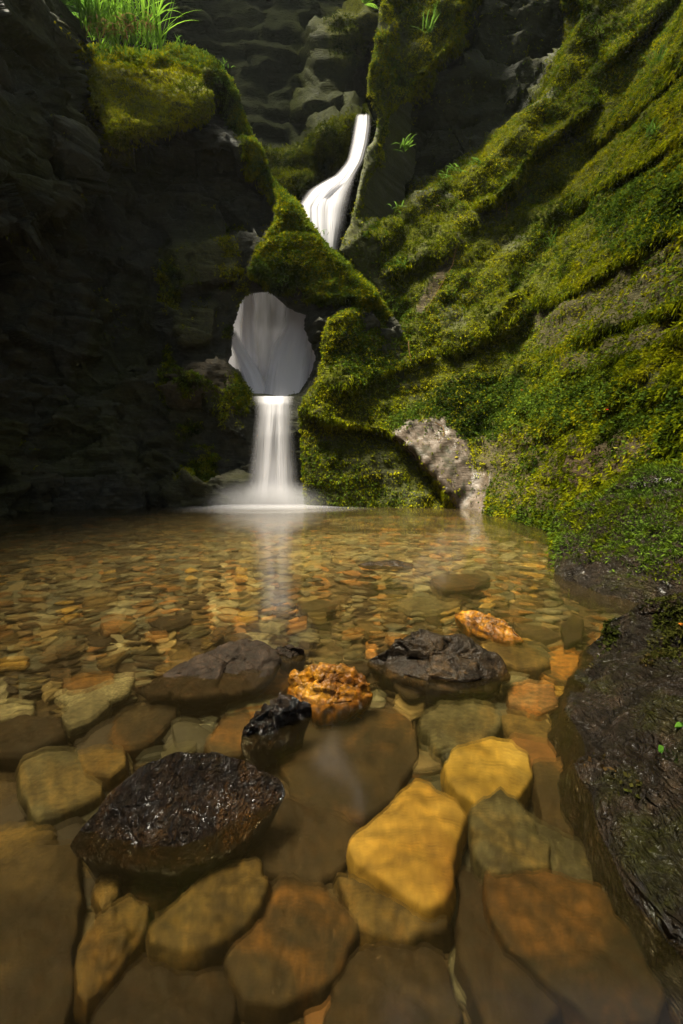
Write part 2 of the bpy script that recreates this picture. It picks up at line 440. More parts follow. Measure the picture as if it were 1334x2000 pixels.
# ---- right cliff
CAVE = [(758, 300), (775, 245), (830, 172), (905, 95), (935, -40), (945, -300), (1110, -300), (1112, 25), (1090, 80), (1062, 150), (1000, 235), (935, 300), (850, 345), (790, 395), (735, 440), (722, 420), (735, 360)]
BARE = [(765, 850), (800, 822), (868, 818), (905, 870), (915, 925), (955, 928), (950, 1000), (905, 1010), (880, 965), (845, 925), (800, 880)]
LIPS = [([(915, 408), (960, 398), (1005, 355), (1055, 290), (1120, 245), (1190, 185)], .42, 70, 24),
        ([(1030, 605), (1110, 580), (1200, 522), (1340, 440), (1460, 380)], .34, 70, 30),
        ([(1070, 700), (1150, 662), (1230, 632), (1340, 596), (1460, 550)], .24, 36, 22),
        ([(1090, 745), (1200, 708), (1340, 655), (1460, 600)], .20, 30, 20),
        ([(1110, 425), (1200, 355), (1270, 315), (1340, 255), (1460, 150)], .36, 60, 26),
        ([(1150, 300), (1230, 235), (1340, 130), (1460, 20)], .34, 55, 26),
        ([(1180, 130), (1260, 60), (1340, -20)], .30, 50, 24),
        ([(860, 700), (930, 672), (1000, 640), (1040, 600)], .22, 60, 26),
        ([(585, 800), (640, 828), (700, 838), (760, 848), (812, 885), (860, 945), (885, 1000)], .30, 36, 30),
        ([(640, 640), (700, 612), (745, 590)], .2, 24, 16),
        ([(660, 770), (730, 742), (800, 715), (850, 690)], .18, 40, 20),
        ([(740, 548), (800, 520), (862, 505), (890, 470)], .2, 40, 22),
        ([(990, 880), (1080, 850), (1200, 800), (1340, 760)], .10, 50, 30),
        ([(1110, 905), (1180, 870), (1260, 800), (1340, 740)], .12, 40, 30)]
def lip_mask(X, Y):
    r = X * 0
    for pl, amp, wu, wd in LIPS:
        dist, _, _, side, par = seg_dist(X, Y, pl, False)
        r = np.maximum(r, np.exp(-((-dist * side) - 8) ** 2 / 200.) * (amp > .15))
    return r
def depth_right(X, Y):
    a, b, c = ray(X, Y); a = a / b; b2 = c / b
    k1 = .45
    den = np.maximum(a - k1 * b2, .02)
    y1 = np.minimum((2.32 + CAM_H * k1) / den, 60)
    k2 = np.interp(X, [600, 660, 780], [.10, .18, .42])
    y2 = (7.85 + k2 * CAM_H) / np.maximum(1 - k2 * b2, .3)
    hi = 7.85 + (k2 - .10) * 6.5
    y2 = np.where(CAM_H + b2 * y2 > 6.5, (hi + .10 * CAM_H) / np.maximum(1 - .10 * b2, .3), y2)
    s = .45
    d = -s * np.logaddexp(-y1 / s, -y2 / s)
    d = d + 1.5 * soft(X, Y, CAVE, 26)
    sc = np.clip(d / 8, .4, 1.2)
    for pl, amp, wu, wd in LIPS:
        dist, _, _, side, par = seg_dist(X, Y, pl, False)
        s_ = -dist * side
        ends = sst(par, 0, .12) * sst(1 - par, 0, .12)
        # distance to the ends counts too, so a lip dies out
        up = np.exp(-np.maximum(s_, 0) / wu); dn = np.exp(-np.maximum(-s_, 0) / wd)
        k = .5 + .5 * np.tanh(s_ / 4.0)
        d = d - 1.1 * sc * amp * (k * up - (1 - k) * dn * .55) * ends * np.exp(-np.maximum(dist - 2.5 * max(wu, wd), 0) / 20)
    d = d - .10 * soft(X, Y, BARE, 10)
    return d
def relief_right(P, X, Y):
    g = strata(P, -.10, .8, 14)
    v, e = facets(P * np.array([.9, .9, 1.6]), 61)
    cave = soft(X, Y, CAVE, 20); bare = soft(X, Y, BARE, 15)
    ac, al = X * .69 + Y * .72, X * .72 - Y * .69
    rid = fbm(np.stack([ac / 34, al / 190, al * 0], -1), 4, 47) * (1 - .7 * sst(Y, 560, 760))
    r = .20 * rid + (.07 * g + .17 * fbm(P * 1.3, 4, 31) + .05 * fbm(P * 6, 3, 36)) * (1 - bare * .8) + .22 * v * cave + .03 * v
    return r + .015 * fbm(P * 14, 3, 39)
polyB_edge = [(748, -300), (746, 0), (735, 60), (722, 130), (718, 185), (735, 215), (728, 265), (712, 310), (700, 350), (692, 400), (680, 450),
              (662, 498), (690, 520), (715, 545), (738, 580), (690, 600), (645, 622), (632, 655), (628, 700), (616, 750), (594, 778), (582, 800), (588, 850), (592, 930), (596, 1000)]
polyB = np.concatenate([roughen(polyB_edge, 9, 7, 3, False), np.array([(700, 1040), (880, 1050), (1000, 1060), (1120, 1110), (1160, 1250), (1500, 1650), (1900, 1650), (1900, -300)], float)])
SHADEROCK = [(590, 790), (650, 838), (740, 850), (810, 890), (880, 1000), (600, 1000)]
SLOTS = [[(1050, 610), (1110, 590), (1200, 530), (1340, 450), (1340, 570), (1230, 620), (1150, 650), (1060, 680)],
         [(920, 412), (965, 402), (1010, 365), (1030, 380), (980, 430), (930, 440)],
         [(1090, 712), (1340, 610), (1340, 650), (1110, 730)]]
SOILP = [(1120, 900), (1230, 860), (1300, 880), (1240, 930), (1130, 940)]
RUN = [(895, 470), (880, 520), (850, 575), (820, 620), (812, 610), (840, 560), (868, 520), (885, 470)]
BROWN = [(940, 860), (1100, 850), (1180, 900), (1150, 1000), (1010, 990), (950, 940)]
def m_moss_right(X, Y, P, N):
    m = np.ones(X.shape)
    m = m * (1 - .93 * soft(X, Y, CAVE, 12)) * (1 - .93 * soft(X, Y, BARE, 8)) * (1 - .12 * soft(X, Y, SHADEROCK, 12))
    for s in SLOTS: m = m * (1 - .75 * soft(X, Y, s, 10))
    m = m * (1 - .75 * soft(X, Y, SOILP, 20)) * (1 - .5 * soft(X, Y, BROWN, 25)) * (1 - .8 * soft(X, Y, RUN, 5))
    m = m * (1 - .85 * soft(X, Y, [(655, 500), (700, 470), (735, 480), (735, 540), (710, 550)], 8)) * (1 - .7 * soft(X, Y, [(700, 240), (735, 250), (715, 440), (665, 500), (690, 330)], 10))
    return np.clip(m * sst(fbm(P * 1.4, 4, 77), -.75, -.25), 0, 1)
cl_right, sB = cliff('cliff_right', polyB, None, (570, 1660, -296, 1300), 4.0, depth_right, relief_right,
                     dict(moss=m_moss_right, dark=lambda X, Y, P, N: .5 * soft(X, Y, CAVE, 12), film=lambda X, Y, P, N: np.maximum(m_moss_right(X, Y, P, N), (.7 - .42 * soft(X, Y, CAVE, 12)) * (1 - soft(X, Y, BARE, 8))), gold=zero, bare=lambda X, Y, P, N: soft(X, Y, BARE, 10) + .25 * soft(X, Y, [(600, 810), (625, 800), (660, 860), (640, 880)], 8),  # dark: shade inside the cave recess painted into the colour
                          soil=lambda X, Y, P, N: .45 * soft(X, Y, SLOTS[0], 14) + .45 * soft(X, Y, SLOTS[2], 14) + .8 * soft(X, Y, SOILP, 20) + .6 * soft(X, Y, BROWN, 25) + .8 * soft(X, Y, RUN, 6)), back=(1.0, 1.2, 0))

# ---- wall of the chasm behind
def depth_back(X, Y):
    d = 11.9 + .004 * (600 - Y) + .0006 * (X - 500)
    d = d - .9 * soft(X, Y, [(630, 60), (690, 20), (725, -10), (722, 120), (690, 230), (640, 300), (600, 220)], 30)
    d = d - 1.2 * soft(X, Y, [(500, 300), (560, 310), (640, 262), (690, 235), (700, 300), (640, 360), (600, 380), (520, 390)], 26)
    d = d + 2.0 * soft(X, Y, [(690, 100), (730, 60), (735, 215), (700, 232)], 12)
    return d
def relief_back(P, X, Y):
    v, e = facets(P * np.array([.8, .8, 1.3]), 81); v2, e2 = facets(P * np.array([2., 2., 3.6]), 83)
    return .12 * v + .03 * v2 + .30 * fbm(P * .8, 4, 85) + .26 * strata(P, .15, .6, 17) + .05 * fbm(P * 5, 3, 88) - .08 * np.exp(-e / .06)
polyC = np.array([(-300, -900), (772, -900), (772, 900), (-300, 900)], float)
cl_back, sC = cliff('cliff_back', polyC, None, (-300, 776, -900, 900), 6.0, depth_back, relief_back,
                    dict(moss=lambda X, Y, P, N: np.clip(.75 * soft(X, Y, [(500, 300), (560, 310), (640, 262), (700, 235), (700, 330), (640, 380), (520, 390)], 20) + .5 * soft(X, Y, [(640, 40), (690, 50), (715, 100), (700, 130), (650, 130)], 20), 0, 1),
                         film=lambda X, Y, P, N: .06 + .16 * soft(X, Y, [(600, 60), (690, 20), (725, -10), (722, 120), (690, 230), (640, 300), (590, 220)], 40), dark=lambda X, Y, P, N: 1.15 - .18 * soft(X, Y, [(600, 60), (690, 20), (725, -10), (722, 120), (690, 230), (640, 300), (590, 220)], 40), gold=lambda X, Y, P, N: .2 * soft(X, Y, [(640, 60), (700, 0), (740, -30), (720, 110), (660, 130)], 20), bare=zero, soil=zero), back=(0, .6, 0))  # dark: chasm shade painted into the colour, weaker on the lit ledges

# ---- the gorge goes on past both sides of the frame
def side_wall(name, path, h, lean, seed):
    path = np.array(path, float); n = 90; t = np.linspace(0, 1, n)
    L = np.r_[0, np.cumsum(np.linalg.norm(np.diff(path, axis=0), axis=1))]; L /= L[-1]
    bx = np.interp(t, L, path[:, 0]); by = np.interp(t, L, path[:, 1])
    zs = np.linspace(-.8, h, 70)
    P = np.stack([bx[None] + lean * zs[:, None], np.broadcast_to(by, (70, n)), np.broadcast_to(zs[:, None], (70, n))], -1)
    N = face_normal_to(grid_normals(P), P, np.array([-1., 1., 2.]))
    v, e = facets(P * np.array([.8, .8, 1.4]), seed)
    P = P + N * (.3 * v + .3 * fbm(P * .8, 4, seed))[..., None]
    zz = np.zeros(P.shape[0] * P.shape[1])
    o = obj(name, P.reshape(-1, 3), grid_faces(70, n), ROCK, attrs=dict(moss=sst(fbm(P * .9, 3, seed + 3), -.1, .3).ravel() * .7, gold=zz, bare=zz, soil=zz))
    return tag(o, kind='structure')
side_wall('cliff_near_left', [(-5.35, 5.6), (-5.5, 3), (-5.2, 0), (-4.6, -4), (-4.2, -9)], 11, -.02, 101)
side_wall('cliff_near_right', [(2.9, 1.9), (2.7, 0.4), (3.0, -3), (3.4, -9)], 12, .4, 103)

# ------------------------------------------------------------------ pool bed, water
def bed_z(x, y):
    d = np.interp(y, [0, .8, 1.6, 3, 5, 7, 9], [-.12, -.12, -.13, -.17, -.26, -.40, -.55])
    return d
gx, gy = np.meshgrid(np.linspace(-9, 5, 180), np.linspace(-4, 11, 190))
gz = bed_z(gx, gy); Pb = np.stack([gx, gy, gz], -1)
Pb[..., 2] += .05 * fbm(Pb * 1.3, 4, 201) + .012 * fbm(Pb * 7, 3, 203) - .02
tag(obj('pool_bed', Pb.reshape(-1, 3), grid_faces(190, 180), mat_bed()), kind='structure')
wx, wy = np.meshgrid(np.linspace(-9, 5, 60), np.linspace(-4, 11, 60))
tag(obj('water', np.stack([wx, wy, wx * 0], -1).reshape(-1, 3), grid_faces(60, 60), mat_water()), kind='structure')

# ------------------------------------------------------------------ stones
WET = mat_stone('wet_dark_stone', (.006, .004, .003), (.020, .012, .007), (.065, .034, .012), rough=.15, bump=1.0, scale=11, patch=(.085, .040, .012), spec=.7, wrinkle=48)
WET2 = mat_stone('wet_black_stone', (.005, .0035, .002), (.014, .009, .005), (.040, .024, .010), rough=.14, bump=1.0, scale=14, patch=(.060, .034, .012), spec=.13)
MAUVE = mat_stone('dull_mauve_stone', (.007, .004, .002), (.020, .012, .007), (.046, .029, .018), rough=.6, bump=.7, scale=16, spec=.07, wrinkle=0)
RUST = mat_stone('rust_orange_stone', (.055, .018, .002), (.22, .088, .005), (.42, .20, .018), rough=.3, bump=.55, scale=10, patch=(.10, .030, .002), spec=.12)
YELLOW = mat_stone('yellow_ochre_stone', (.34, .225, .040), (.48, .33, .065), (.56, .41, .11), rough=.7, bump=.15, scale=5, spec=.2, grime=.25)
GOLD = mat_stone('golden_stone', (.26, .155, .030), (.38, .245, .050), (.44, .30, .075), rough=.7, bump=.15, scale=5, patch=(.26, .135, .025), spec=.2, grime=.3)
TAN = mat_stone('tan_stone', (.045, .030, .010), (.11, .076, .025), (.17, .120, .042), rough=.75, bump=.3, scale=7, patch=(.13, .075, .020), spec=.2)
BROWN_S = mat_stone('brown_stone', (.014, .009, .004), (.036, .025, .011), (.070, .050, .022), rough=.75, bump=.35, scale=7, patch=(.13, .066, .018), spec=.2)
DARKB = mat_stone('dark_brown_stone', (.010, .006, .003), (.025, .016, .008), (.050, .034, .016), rough=.75, bump=.3, scale=6, spec=.2)
GREYG = mat_stone('grey_green_stone', (.030, .029, .017), (.080, .075, .042), (.15, .14, .08), rough=.7, bump=.35, scale=8, patch=(.15, .11, .04), spec=.2)
PALE = mat_stone('pale_stone', (.10, .095, .06), (.19, .18, .11), (.27, .25, .16), rough=.7, bump=.2, scale=6, spec=.2)
ORANGE = mat_stone('orange_stone', (.08, .034, .006), (.20, .090, .014), (.28, .15, .03), rough=.7, bump=.25, scale=7, patch=(.20, .12, .05), spec=.2)
PINK = mat_stone('mottled_pink_stone', (.10, .045, .014), (.19, .105, .045), (.32, .23, .12), rough=.6, bump=.3, scale=9, patch=(.36, .15, .03), spec=.2)

def loop_resample(L, n, round_):
    L = np.asarray(L, float)
    for _ in range(round_):                                   # cut the corners a little
        a, b = L, np.roll(L, -1, 0)
        L = np.stack([a * .92 + b * .08, a * .08 + b * .92], 1).reshape(-1, 3)
    seg = np.linalg.norm(np.roll(L, -1, 0) - L, axis=1); t = np.r_[0, np.cumsum(seg)]
    q = np.linspace(0, t[-1], n, endpoint=False); LL = np.vstack([L, L[:1]])
    return np.stack([np.interp(q, t, LL[:, i]) for i in range(3)], -1)
def stone_shape(L, zb, dome, edge, rough_, seed, n=84, rings=16, flat=4.0, facet=0.0, flare=.02, under=.0):
    """L: loop of the upper rim in space; the top is domed inside it, the sides round over and go down to zb"""
    c = L.mean(0); n = len(L); rows = []
    for k in range(rings):
        r = (k + .001) / (rings - 1)
        p = c + (L - c) * r; p = p.copy()
        p[:, 2] += dome * (1 - r ** flat)
        rows.append(p)
    out = L - c; out[:, 2] = 0; out /= np.linalg.norm(out, axis=1, keepdims=True) + 1e-9
    for a in (25, 50, 75, 90):
        p = L + out * edge * math.sin(R(a)); p[:, 2] = L[:, 2] - edge * (1 - math.cos(R(a))); rows.append(p)
    top = rows[-1]
    for t in (.25, .55, .8, 1.0):
        p = top + out * flare * math.sin(t * 3.14) ; p = p.copy(); p[:, 2] = top[:, 2] * (1 - t) + zb * t
        p[:, :2] += -out[:, :2] * (edge * .5 * t * t + under * t)
        rows.append(p)
    P = np.stack(rows); nr = len(rows)
    N = grid_normals(np.concatenate([P, P[:, :1]], 1))[:, :-1]
    mid = np.array([c[0], c[1], (c[2] + zb) / 2]); N = -face_normal_to(N, P, mid)
    N[0] = (0, 0, 1)
    size = np.ptp(L[:, :2], axis=0).max()
    Q = P / size; dsp = .5 * fbm(Q * 4 + seed, 4, seed) + .25 * fbm(Q * 11 + seed, 3, seed + 5)
    if facet:
        v, e = facets(Q * 3.2 + seed, seed); v2, e2 = facets(Q * 8 + seed, seed + 3)
        dsp = dsp + facet * (v + .35 * v2)
    rr = np.ones((nr, 1)); rr[:3] = np.array([[0.0], [.5], [.9]])
    # the first rings share a centre: keep one displacement there
    dsp = dsp * rr + dsp[3:4].mean() * (1 - rr)
    P = P + N * (dsp * rough_)[..., None]
    return P.reshape(-1, 3), grid_faces(nr, n, True)[:, ::-1]
def place_stone(name, label, cat, V, F, mat, group=None, smooth=True):
    c = V.mean(0); c[2] = V[:, 2].min()
    o = obj(name, V - c, F, mat, smooth=smooth); o.location = c
    return tag(o, label, cat, group)
cnt = [300]
def sub(label, pts, z, mat, th=.09, dome=.012, edge=.014, rough_=.010, rd=1, name='river_stone', group='flat stones under the clear water'):
    cnt[0] += 1
    p = np.array(pts, float); z = -.02 + .62 * z if z > -.2 else z; zz = np.broadcast_to(np.asarray(z, float), (len(p),))
    L = loop_resample(on(p[:, 0], p[:, 1], zz), 84, rd)
    c = L.mean(0); size = np.ptp(L[:, :2], axis=0).max()
    jag = fbm((L - c) / size * 5 + cnt[0] * 3.1, 4, cnt[0])                # chipped outline
    L = c + (L - c) * (.98 + .16 * jag * (.4 if rd > 1 else 1))[:, None]
    tr = np.random.default_rng(cnt[0]); L[:, 2] += ((L - c)[:, :2] * tr.normal(0, .045, 2)).sum(-1)   # lies a little tilted
    V, F = stone_shape(L, L[:, 2].min() - th, dome, edge, rough_, cnt[0], under=.03)
    return place_stone(name, label, 'stone', V, F, mat, group)
def emerge(label, pts, mat, zb=-.13, dome=.02, edge=.015, rough_=.03, facet=.5, flat=3, name='wet_rock', group='rocks breaking the surface', n=150, rings=34):
    cnt[0] += 1
    p = np.array(pts, float)
    L = loop_resample(on(p[:, 0], p[:, 1], p[:, 2]), n, 1)
    V, F = stone_shape(L, zb, dome, edge, rough_, cnt[0], rings=rings, flat=flat, facet=facet, flare=.0, under=min(.09, np.ptp(L[:, 1]) * .3))
    return place_stone(name, label, 'rock', V, F, mat, group)

# rocks that stand out of the water: px, py, height of that rim point
emerge('large black wet slab with silvery wrinkled top, nearest rock standing out of the water',
       [(148, 1640, -.01), (178, 1597, .02), (235, 1540, .05), (285, 1500, .075), (335, 1472, .09), (400, 1470, .095), (470, 1482, .08), (520, 1508, .05), (545, 1538, .02), (528, 1572, .0), (480, 1618, -.01), (430, 1655, -.015), (340, 1680, -.015), (240, 1672, -.015), (168, 1662, -.015)],
       WET, dome=.022, rough_=.018, facet=.2)
emerge('dull mauve brown slab barely above the water behind the wrinkled black slab',
       [(262, 1342, -.02), (305, 1322, 0), (375, 1282, .035), (440, 1254, .06), (490, 1248, .065), (530, 1264, .045), (545, 1286, .02), (515, 1322, -.01), (470, 1345, -.02), (400, 1354, -.025), (310, 1356, -.03)],
       MAUVE, dome=.012, rough_=.03, facet=.35)
emerge('glowing rust orange lumpy rock in the middle of the group above water',
       [(572, 1345, .0), (578, 1318, .045), (605, 1300, .075), (655, 1294, .085), (690, 1308, .07), (710, 1332, .035), (718, 1356, .0), (680, 1374, -.01), (620, 1380, -.015), (586, 1366, -.01)],
       RUST, dome=.018, rough_=.022, facet=.6)
emerge('small knobbly black rock with orange edges between the orange rock and the wrinkled slab',
       [(480, 1442, -.01), (486, 1412, .03), (510, 1388, .05), (540, 1366, .06), (575, 1364, .06), (600, 1378, .035), (588, 1400, .005), (560, 1424, -.01), (530, 1448, -.02), (496, 1462, -.02)],
       WET, dome=.02, rough_=.03, facet=.35)
emerge('black craggy faceted rock with glossy ribs right of the orange rock',
       [(722, 1292, .0), (755, 1270, .05), (800, 1246, .10), (825, 1238, .11), (868, 1246, .105), (905, 1243, .10), (940, 1260, .075), (972, 1290, .03), (988, 1318, -.01), (955, 1346, -.03), (890, 1346, -.02), (830, 1334, -.015), (760, 1314, -.01)],
       WET2, dome=.025, rough_=.026, facet=.55)
emerge('narrow shiny orange and black shard lying tilted beyond the craggy black rock',
       [(890, 1196, .02), (925, 1191, .045), (972, 1208, .045), (1000, 1226, .03), (1020, 1248, .0), (985, 1250, -.01), (945, 1240, -.02), (915, 1222, -.01)],
       RUST, dome=.012, rough_=.025, facet=.3)
emerge('low dark stone just breaking the surface farthest out in the pool',
       [(700, 1102, 0), (740, 1094, .022), (775, 1094, .022), (806, 1100, .01), (800, 1110, -.01), (750, 1111, -.015), (715, 1108, -.01)],
       WET2, zb=-.05, dome=.008, rough_=.012, facet=.4, n=90, rings=18)
emerge('small mauve brown stone at the right tip of the mauve slab',
       [(536, 1270, .0), (560, 1260, .03), (585, 1264, .03), (590, 1276, 0), (572, 1290, -.01), (550, 1286, -.01)],
       MAUVE, dome=.01, rough_=.02, facet=.3, n=90, rings=18)

SUBS = [
 ('bright yellow rounded stone, the brightest under the water', [(868, 1502), (885, 1472), (945, 1449), (1000, 1449), (1030, 1472), (1035, 1510), (1015, 1545), (985, 1560), (930, 1567), (890, 1545)], -.06, YELLOW, 2),
 ('golden four sided slab below the yellow rounded stone', [(815, 1522), (880, 1566), (905, 1590), (888, 1650), (870, 1742), (845, 1762), (790, 1755), (680, 1668), (690, 1638), (760, 1575)], -.07, GOLD, 1),
 ('grey green angular slate right of the golden slab', [(975, 1545), (1010, 1565), (1070, 1650), (1060, 1680), (990, 1700), (940, 1680), (925, 1640), (920, 1580)], -.06, GREYG, 1),
 ('narrow grey slate tucked behind the grey green angular slate', [(1010, 1575), (1070, 1618), (1150, 1665), (1166, 1725), (1120, 1722), (1060, 1690)], -.10, GREYG, 1),
 ('very large brown slab with orange streak in the bottom right corner', [(962, 1710), (1080, 1720), (1200, 1748), (1300, 1860), (1270, 1980), (1160, 1985), (1090, 1925), (1000, 1842), (966, 1780)], -.09, BROWN_S, 1),
 ('dark brown slab under the edge of the very large brown slab', [(895, 1690), (950, 1715), (985, 1830), (1095, 1930), (1060, 2040), (960, 2050), (905, 1870)], -.13, DARKB, 1),
 ('tan rounded oblong stone in front of the wrinkled black slab', [(450, 1684), (500, 1688), (519, 1725), (500, 1772), (430, 1835), (370, 1851), (302, 1838), (300, 1800), (360, 1750)], -.07, TAN, 2),
 ('small tan finger shaped stone left of the tan oblong stone', [(250, 1752), (286, 1770), (275, 1812), (222, 1890), (172, 1947), (150, 1930), (163, 1850), (200, 1785)], -.08, TAN, 2),
 ('very large brown slab in the bottom left corner', [(-90, 1730), (60, 1658), (135, 1640), (155, 1720), (142, 1860), (110, 2040), (-90, 2060)], -.10, BROWN_S, 1),
 ('grey green pocked block left of the wrinkled black slab', [(40, 1492), (80, 1465), (150, 1470), (205, 1502), (205, 1548), (130, 1582), (65, 1602), (48, 1550)], -.11, GREYG, 1),
 ('pale yellow stone touching the grey green pocked block', [(150, 1470), (190, 1458), (238, 1462), (245, 1500), (215, 1525), (170, 1512)], -.09, TAN, 2),
 ('grey green oval stone at the left below the mauve slab', [(120, 1398), (150, 1370), (200, 1362), (212, 1380), (180, 1408), (135, 1422)], -.09, PALE, 2),
 ('pale teal slab cut by the left edge', [(-40, 1385), (20, 1374), (66, 1378), (62, 1392), (10, 1402), (-40, 1405)], -.09, PALE, 1),
 ('long brown slab in front of the mauve slab', [(205, 1440), (240, 1395), (300, 1370), (352, 1372), (335, 1410), (290, 1450), (230, 1462)], -.10, BROWN_S, 1),
 ('large brown and orange mottled slab in the middle, right of the knobbly rock', [(540, 1482), (600, 1420), (700, 1393), (800, 1400), (822, 1450), (790, 1530), (740, 1580), (660, 1590), (570, 1552)], -.12, BROWN_S, 1),
 ('dark brown slab between the wrinkled black slab and the golden slab', [(470, 1640), (540, 1570), (640, 1590), (705, 1620), (660, 1690), (590, 1720), (490, 1680)], -.13, DARKB, 1),
 ('broad grey brown slab below the dark brown slab at the bottom', [(550, 1708), (640, 1738), (692, 1800), (650, 1900), (560, 1962), (470, 1950), (440, 1880), (480, 1800)], -.12, BROWN_S, 1),
 ('dull tan slab under the lower edge of the golden slab', [(665, 1705), (760, 1750), (860, 1770), (865, 1815), (800, 1835), (700, 1810)], -.12, TAN, 1),
 ('dark grey slab at the bottom centre', [(650, 1900), (720, 1840), (850, 1850), (900, 1960), (880, 2060), (640, 2060)], -.14, DARKB, 1),
 ('flat tan slab just beyond the craggy black rock', [(935, 1256), (1000, 1247), (1050, 1275), (1072, 1300), (1010, 1308), (960, 1285)], -.035, TAN, 1),
 ('orange brown stone right of the flat tan slab', [(1062, 1275), (1110, 1266), (1130, 1285), (1122, 1318), (1080, 1338), (1050, 1318)], -.09, ORANGE, 1),
 ('mottled pink and white stone in front of the flat tan slab', [(992, 1345), (1030, 1334), (1080, 1345), (1092, 1375), (1050, 1392), (1000, 1378)], -.08, PINK, 1),
 ('grey mottled slab in front of the craggy black rock', [(820, 1400), (880, 1372), (960, 1382), (985, 1420), (930, 1455), (850, 1462)], -.11, GREYG, 1),
 ('dull tan slab above the yellow rounded stone', [(965, 1400), (1040, 1392), (1085, 1420), (1070, 1452), (1010, 1450)], -.12, TAN, 1),
 ('brown mottled block between the yellow stone and the big wet rock', [(1040, 1500), (1110, 1495), (1170, 1530), (1182, 1610), (1120, 1632), (1060, 1600)], -.10, BROWN_S, 1),
 ('dark mottled slab at the left edge below the pale teal slab', [(-40, 1420), (40, 1396), (112, 1402), (125, 1440), (60, 1475), (-40, 1478)], -.10, DARKB, 1),
 ('orange shard left of the mauve slab', [(128, 1338), (170, 1322), (218, 1318), (222, 1335), (170, 1352), (138, 1354)], -.09, ORANGE, 1),
 ('dark flat slate left of and beyond the mauve slab', [(288, 1214), (330, 1200), (372, 1200), (376, 1214), (318, 1236)], -.10, DARKB, 1),
 ('bright orange stone in a line of ochre stones on the left', [(195, 1216), (230, 1208), (262, 1216), (250, 1232), (205, 1238)], -.12, ORANGE, 1),
 ('pale tan stone peeking from the right bottom corner', [(1310, 1890), (1345, 1872), (1375, 1920), (1345, 1975), (1314, 1955)], -.10, TAN, 2),
 ('brown slab left of the broad grey brown slab at the bottom', [(185, 2000), (240, 1890), (330, 1860), (430, 1880), (460, 1960), (420, 2060), (190, 2060)], -.14, DARKB, 1),
 ('tiny tan stone above the finger shaped stone', [(188, 1742), (200, 1712), (228, 1712), (226, 1750), (200, 1772)], -.11, TAN, 2),
 ('yellowish slab above the brown slab at the left edge', [(-50, 1640), (20, 1615), (110, 1630), (60, 1665), (-50, 1720)], -.13, TAN, 1),
 ('red brown stone behind the knobbly black rock', [(405, 1450), (440, 1405), (485, 1395), (500, 1430), (470, 1470), (420, 1474)], -.09, BROWN_S, 1),
 ('pale cream stone below the water streak of the waterfall', [(500, 1222), (530, 1215), (560, 1222), (545, 1234), (508, 1234)], -.10, PALE, 1),
 ('wide brown slab in mid pool behind the shiny shard', [(838, 1140), (880, 1120), (935, 1118), (960, 1130), (925, 1150), (870, 1158)], -.06, BROWN_S, 1),
 ('long dark slab below the reflected waterfall', [(582, 1182), (620, 1170), (655, 1172), (662, 1188), (625, 1200), (588, 1200)], -.10, BROWN_S, 1),
 ('orange square stone by the long brown slab', [(455, 1390), (500, 1372), (540, 1385), (520, 1420), (470, 1425)], -.13, ORANGE, 1),
 ('dull orange slab behind the orange lumpy rock', [(490, 1330), (540, 1300), (580, 1305), (565, 1340), (520, 1362)], -.10, ORANGE, 1),
 ('grey slate beside the big wet rock at the right edge', [(1090, 1385), (1150, 1370), (1180, 1420), (1120, 1450), (1085, 1430)], -.13, DARKB, 1),
 ('small dark rock standing beside the big wet rock', [(1098, 1222), (1118, 1200), (1140, 1208), (1135, 1250), (1105, 1262)], -.02, DARKB, 1),
 ('long grey slate beyond the craggy black rock', [(760, 1186), (830, 1168), (905, 1180), (880, 1196), (800, 1200)], -.09, GREYG, 1),
 ('brown slab just beyond the narrow shiny shard', [(1000, 1215), (1060, 1222), (1110, 1250), (1060, 1262), (1020, 1246)], -.12, BROWN_S, 1),
 ('olive slab between the black slab and the tan oblong stone', [(235, 1700), (330, 1705), (350, 1745), (290, 1762), (240, 1740)], -.14, BROWN_S, 1),
 ('dark slab right of the tan oblong stone', [(520, 1740), (560, 1712), (545, 1790), (470, 1850), (430, 1850)], -.16, DARKB, 1),
]
for lab, pts, z, mat, rd in SUBS:
    small = np.ptp(np.array(pts)[:, 0]) < 130
    sub(lab, pts, z, mat, rd=rd, th=.07 if small else .11, edge=.006 if small else .009, dome=.004 if small else .006, rough_=.008 if small else .018)

# the big wet rock at the right edge and the mossy block behind it: full lumps in space
def lump(name, label, cat, rim, zb, dome, mat, rough_, facet, group=None, n=200, rings=70, flat=2.2, edge=.05):
    cnt[0] += 1
    L = loop_resample(np.array(rim, float), n, 1)
    V, F = stone_shape(L, zb, dome, edge, rough_, cnt[0], rings=rings, flat=flat, facet=facet, flare=.05)
    return place_stone(name, label, cat, V, F, mat, group), V, F
BIGWET = mat_stone('wet_mossy_rock', (.006, .005, .004), (.020, .015, .011), (.060, .040, .025), rough=.17, bump=1.0, scale=9, patch=(.030, .030, .007), spec=.26, wrinkle=34)
pr = lambda px, py, z: tuple(on(px, py, z))
big, bigV, bigF = lump('wet_rock', 'big dark wet rock with flecks of moss at the right edge, largest in the water', 'rock',
     [pr(1125, 1335, .0), pr(1160, 1255, .02), pr(1205, 1215, .12), pr(1260, 1195, .20), pr(1335, 1180, .27), (1.9, 1.75, .38), (2.1, 1.3, .42), (1.6, .6, .35), (1.05, .25, .15), (.70, .42, .05), pr(1370, 1790, .03), pr(1285, 1700, .03), pr(1228, 1600, .03), pr(1190, 1500, .02), pr(1148, 1410, .01)],
     -.3, .13, BIGWET, .09, .25, 'rocks breaking the surface')
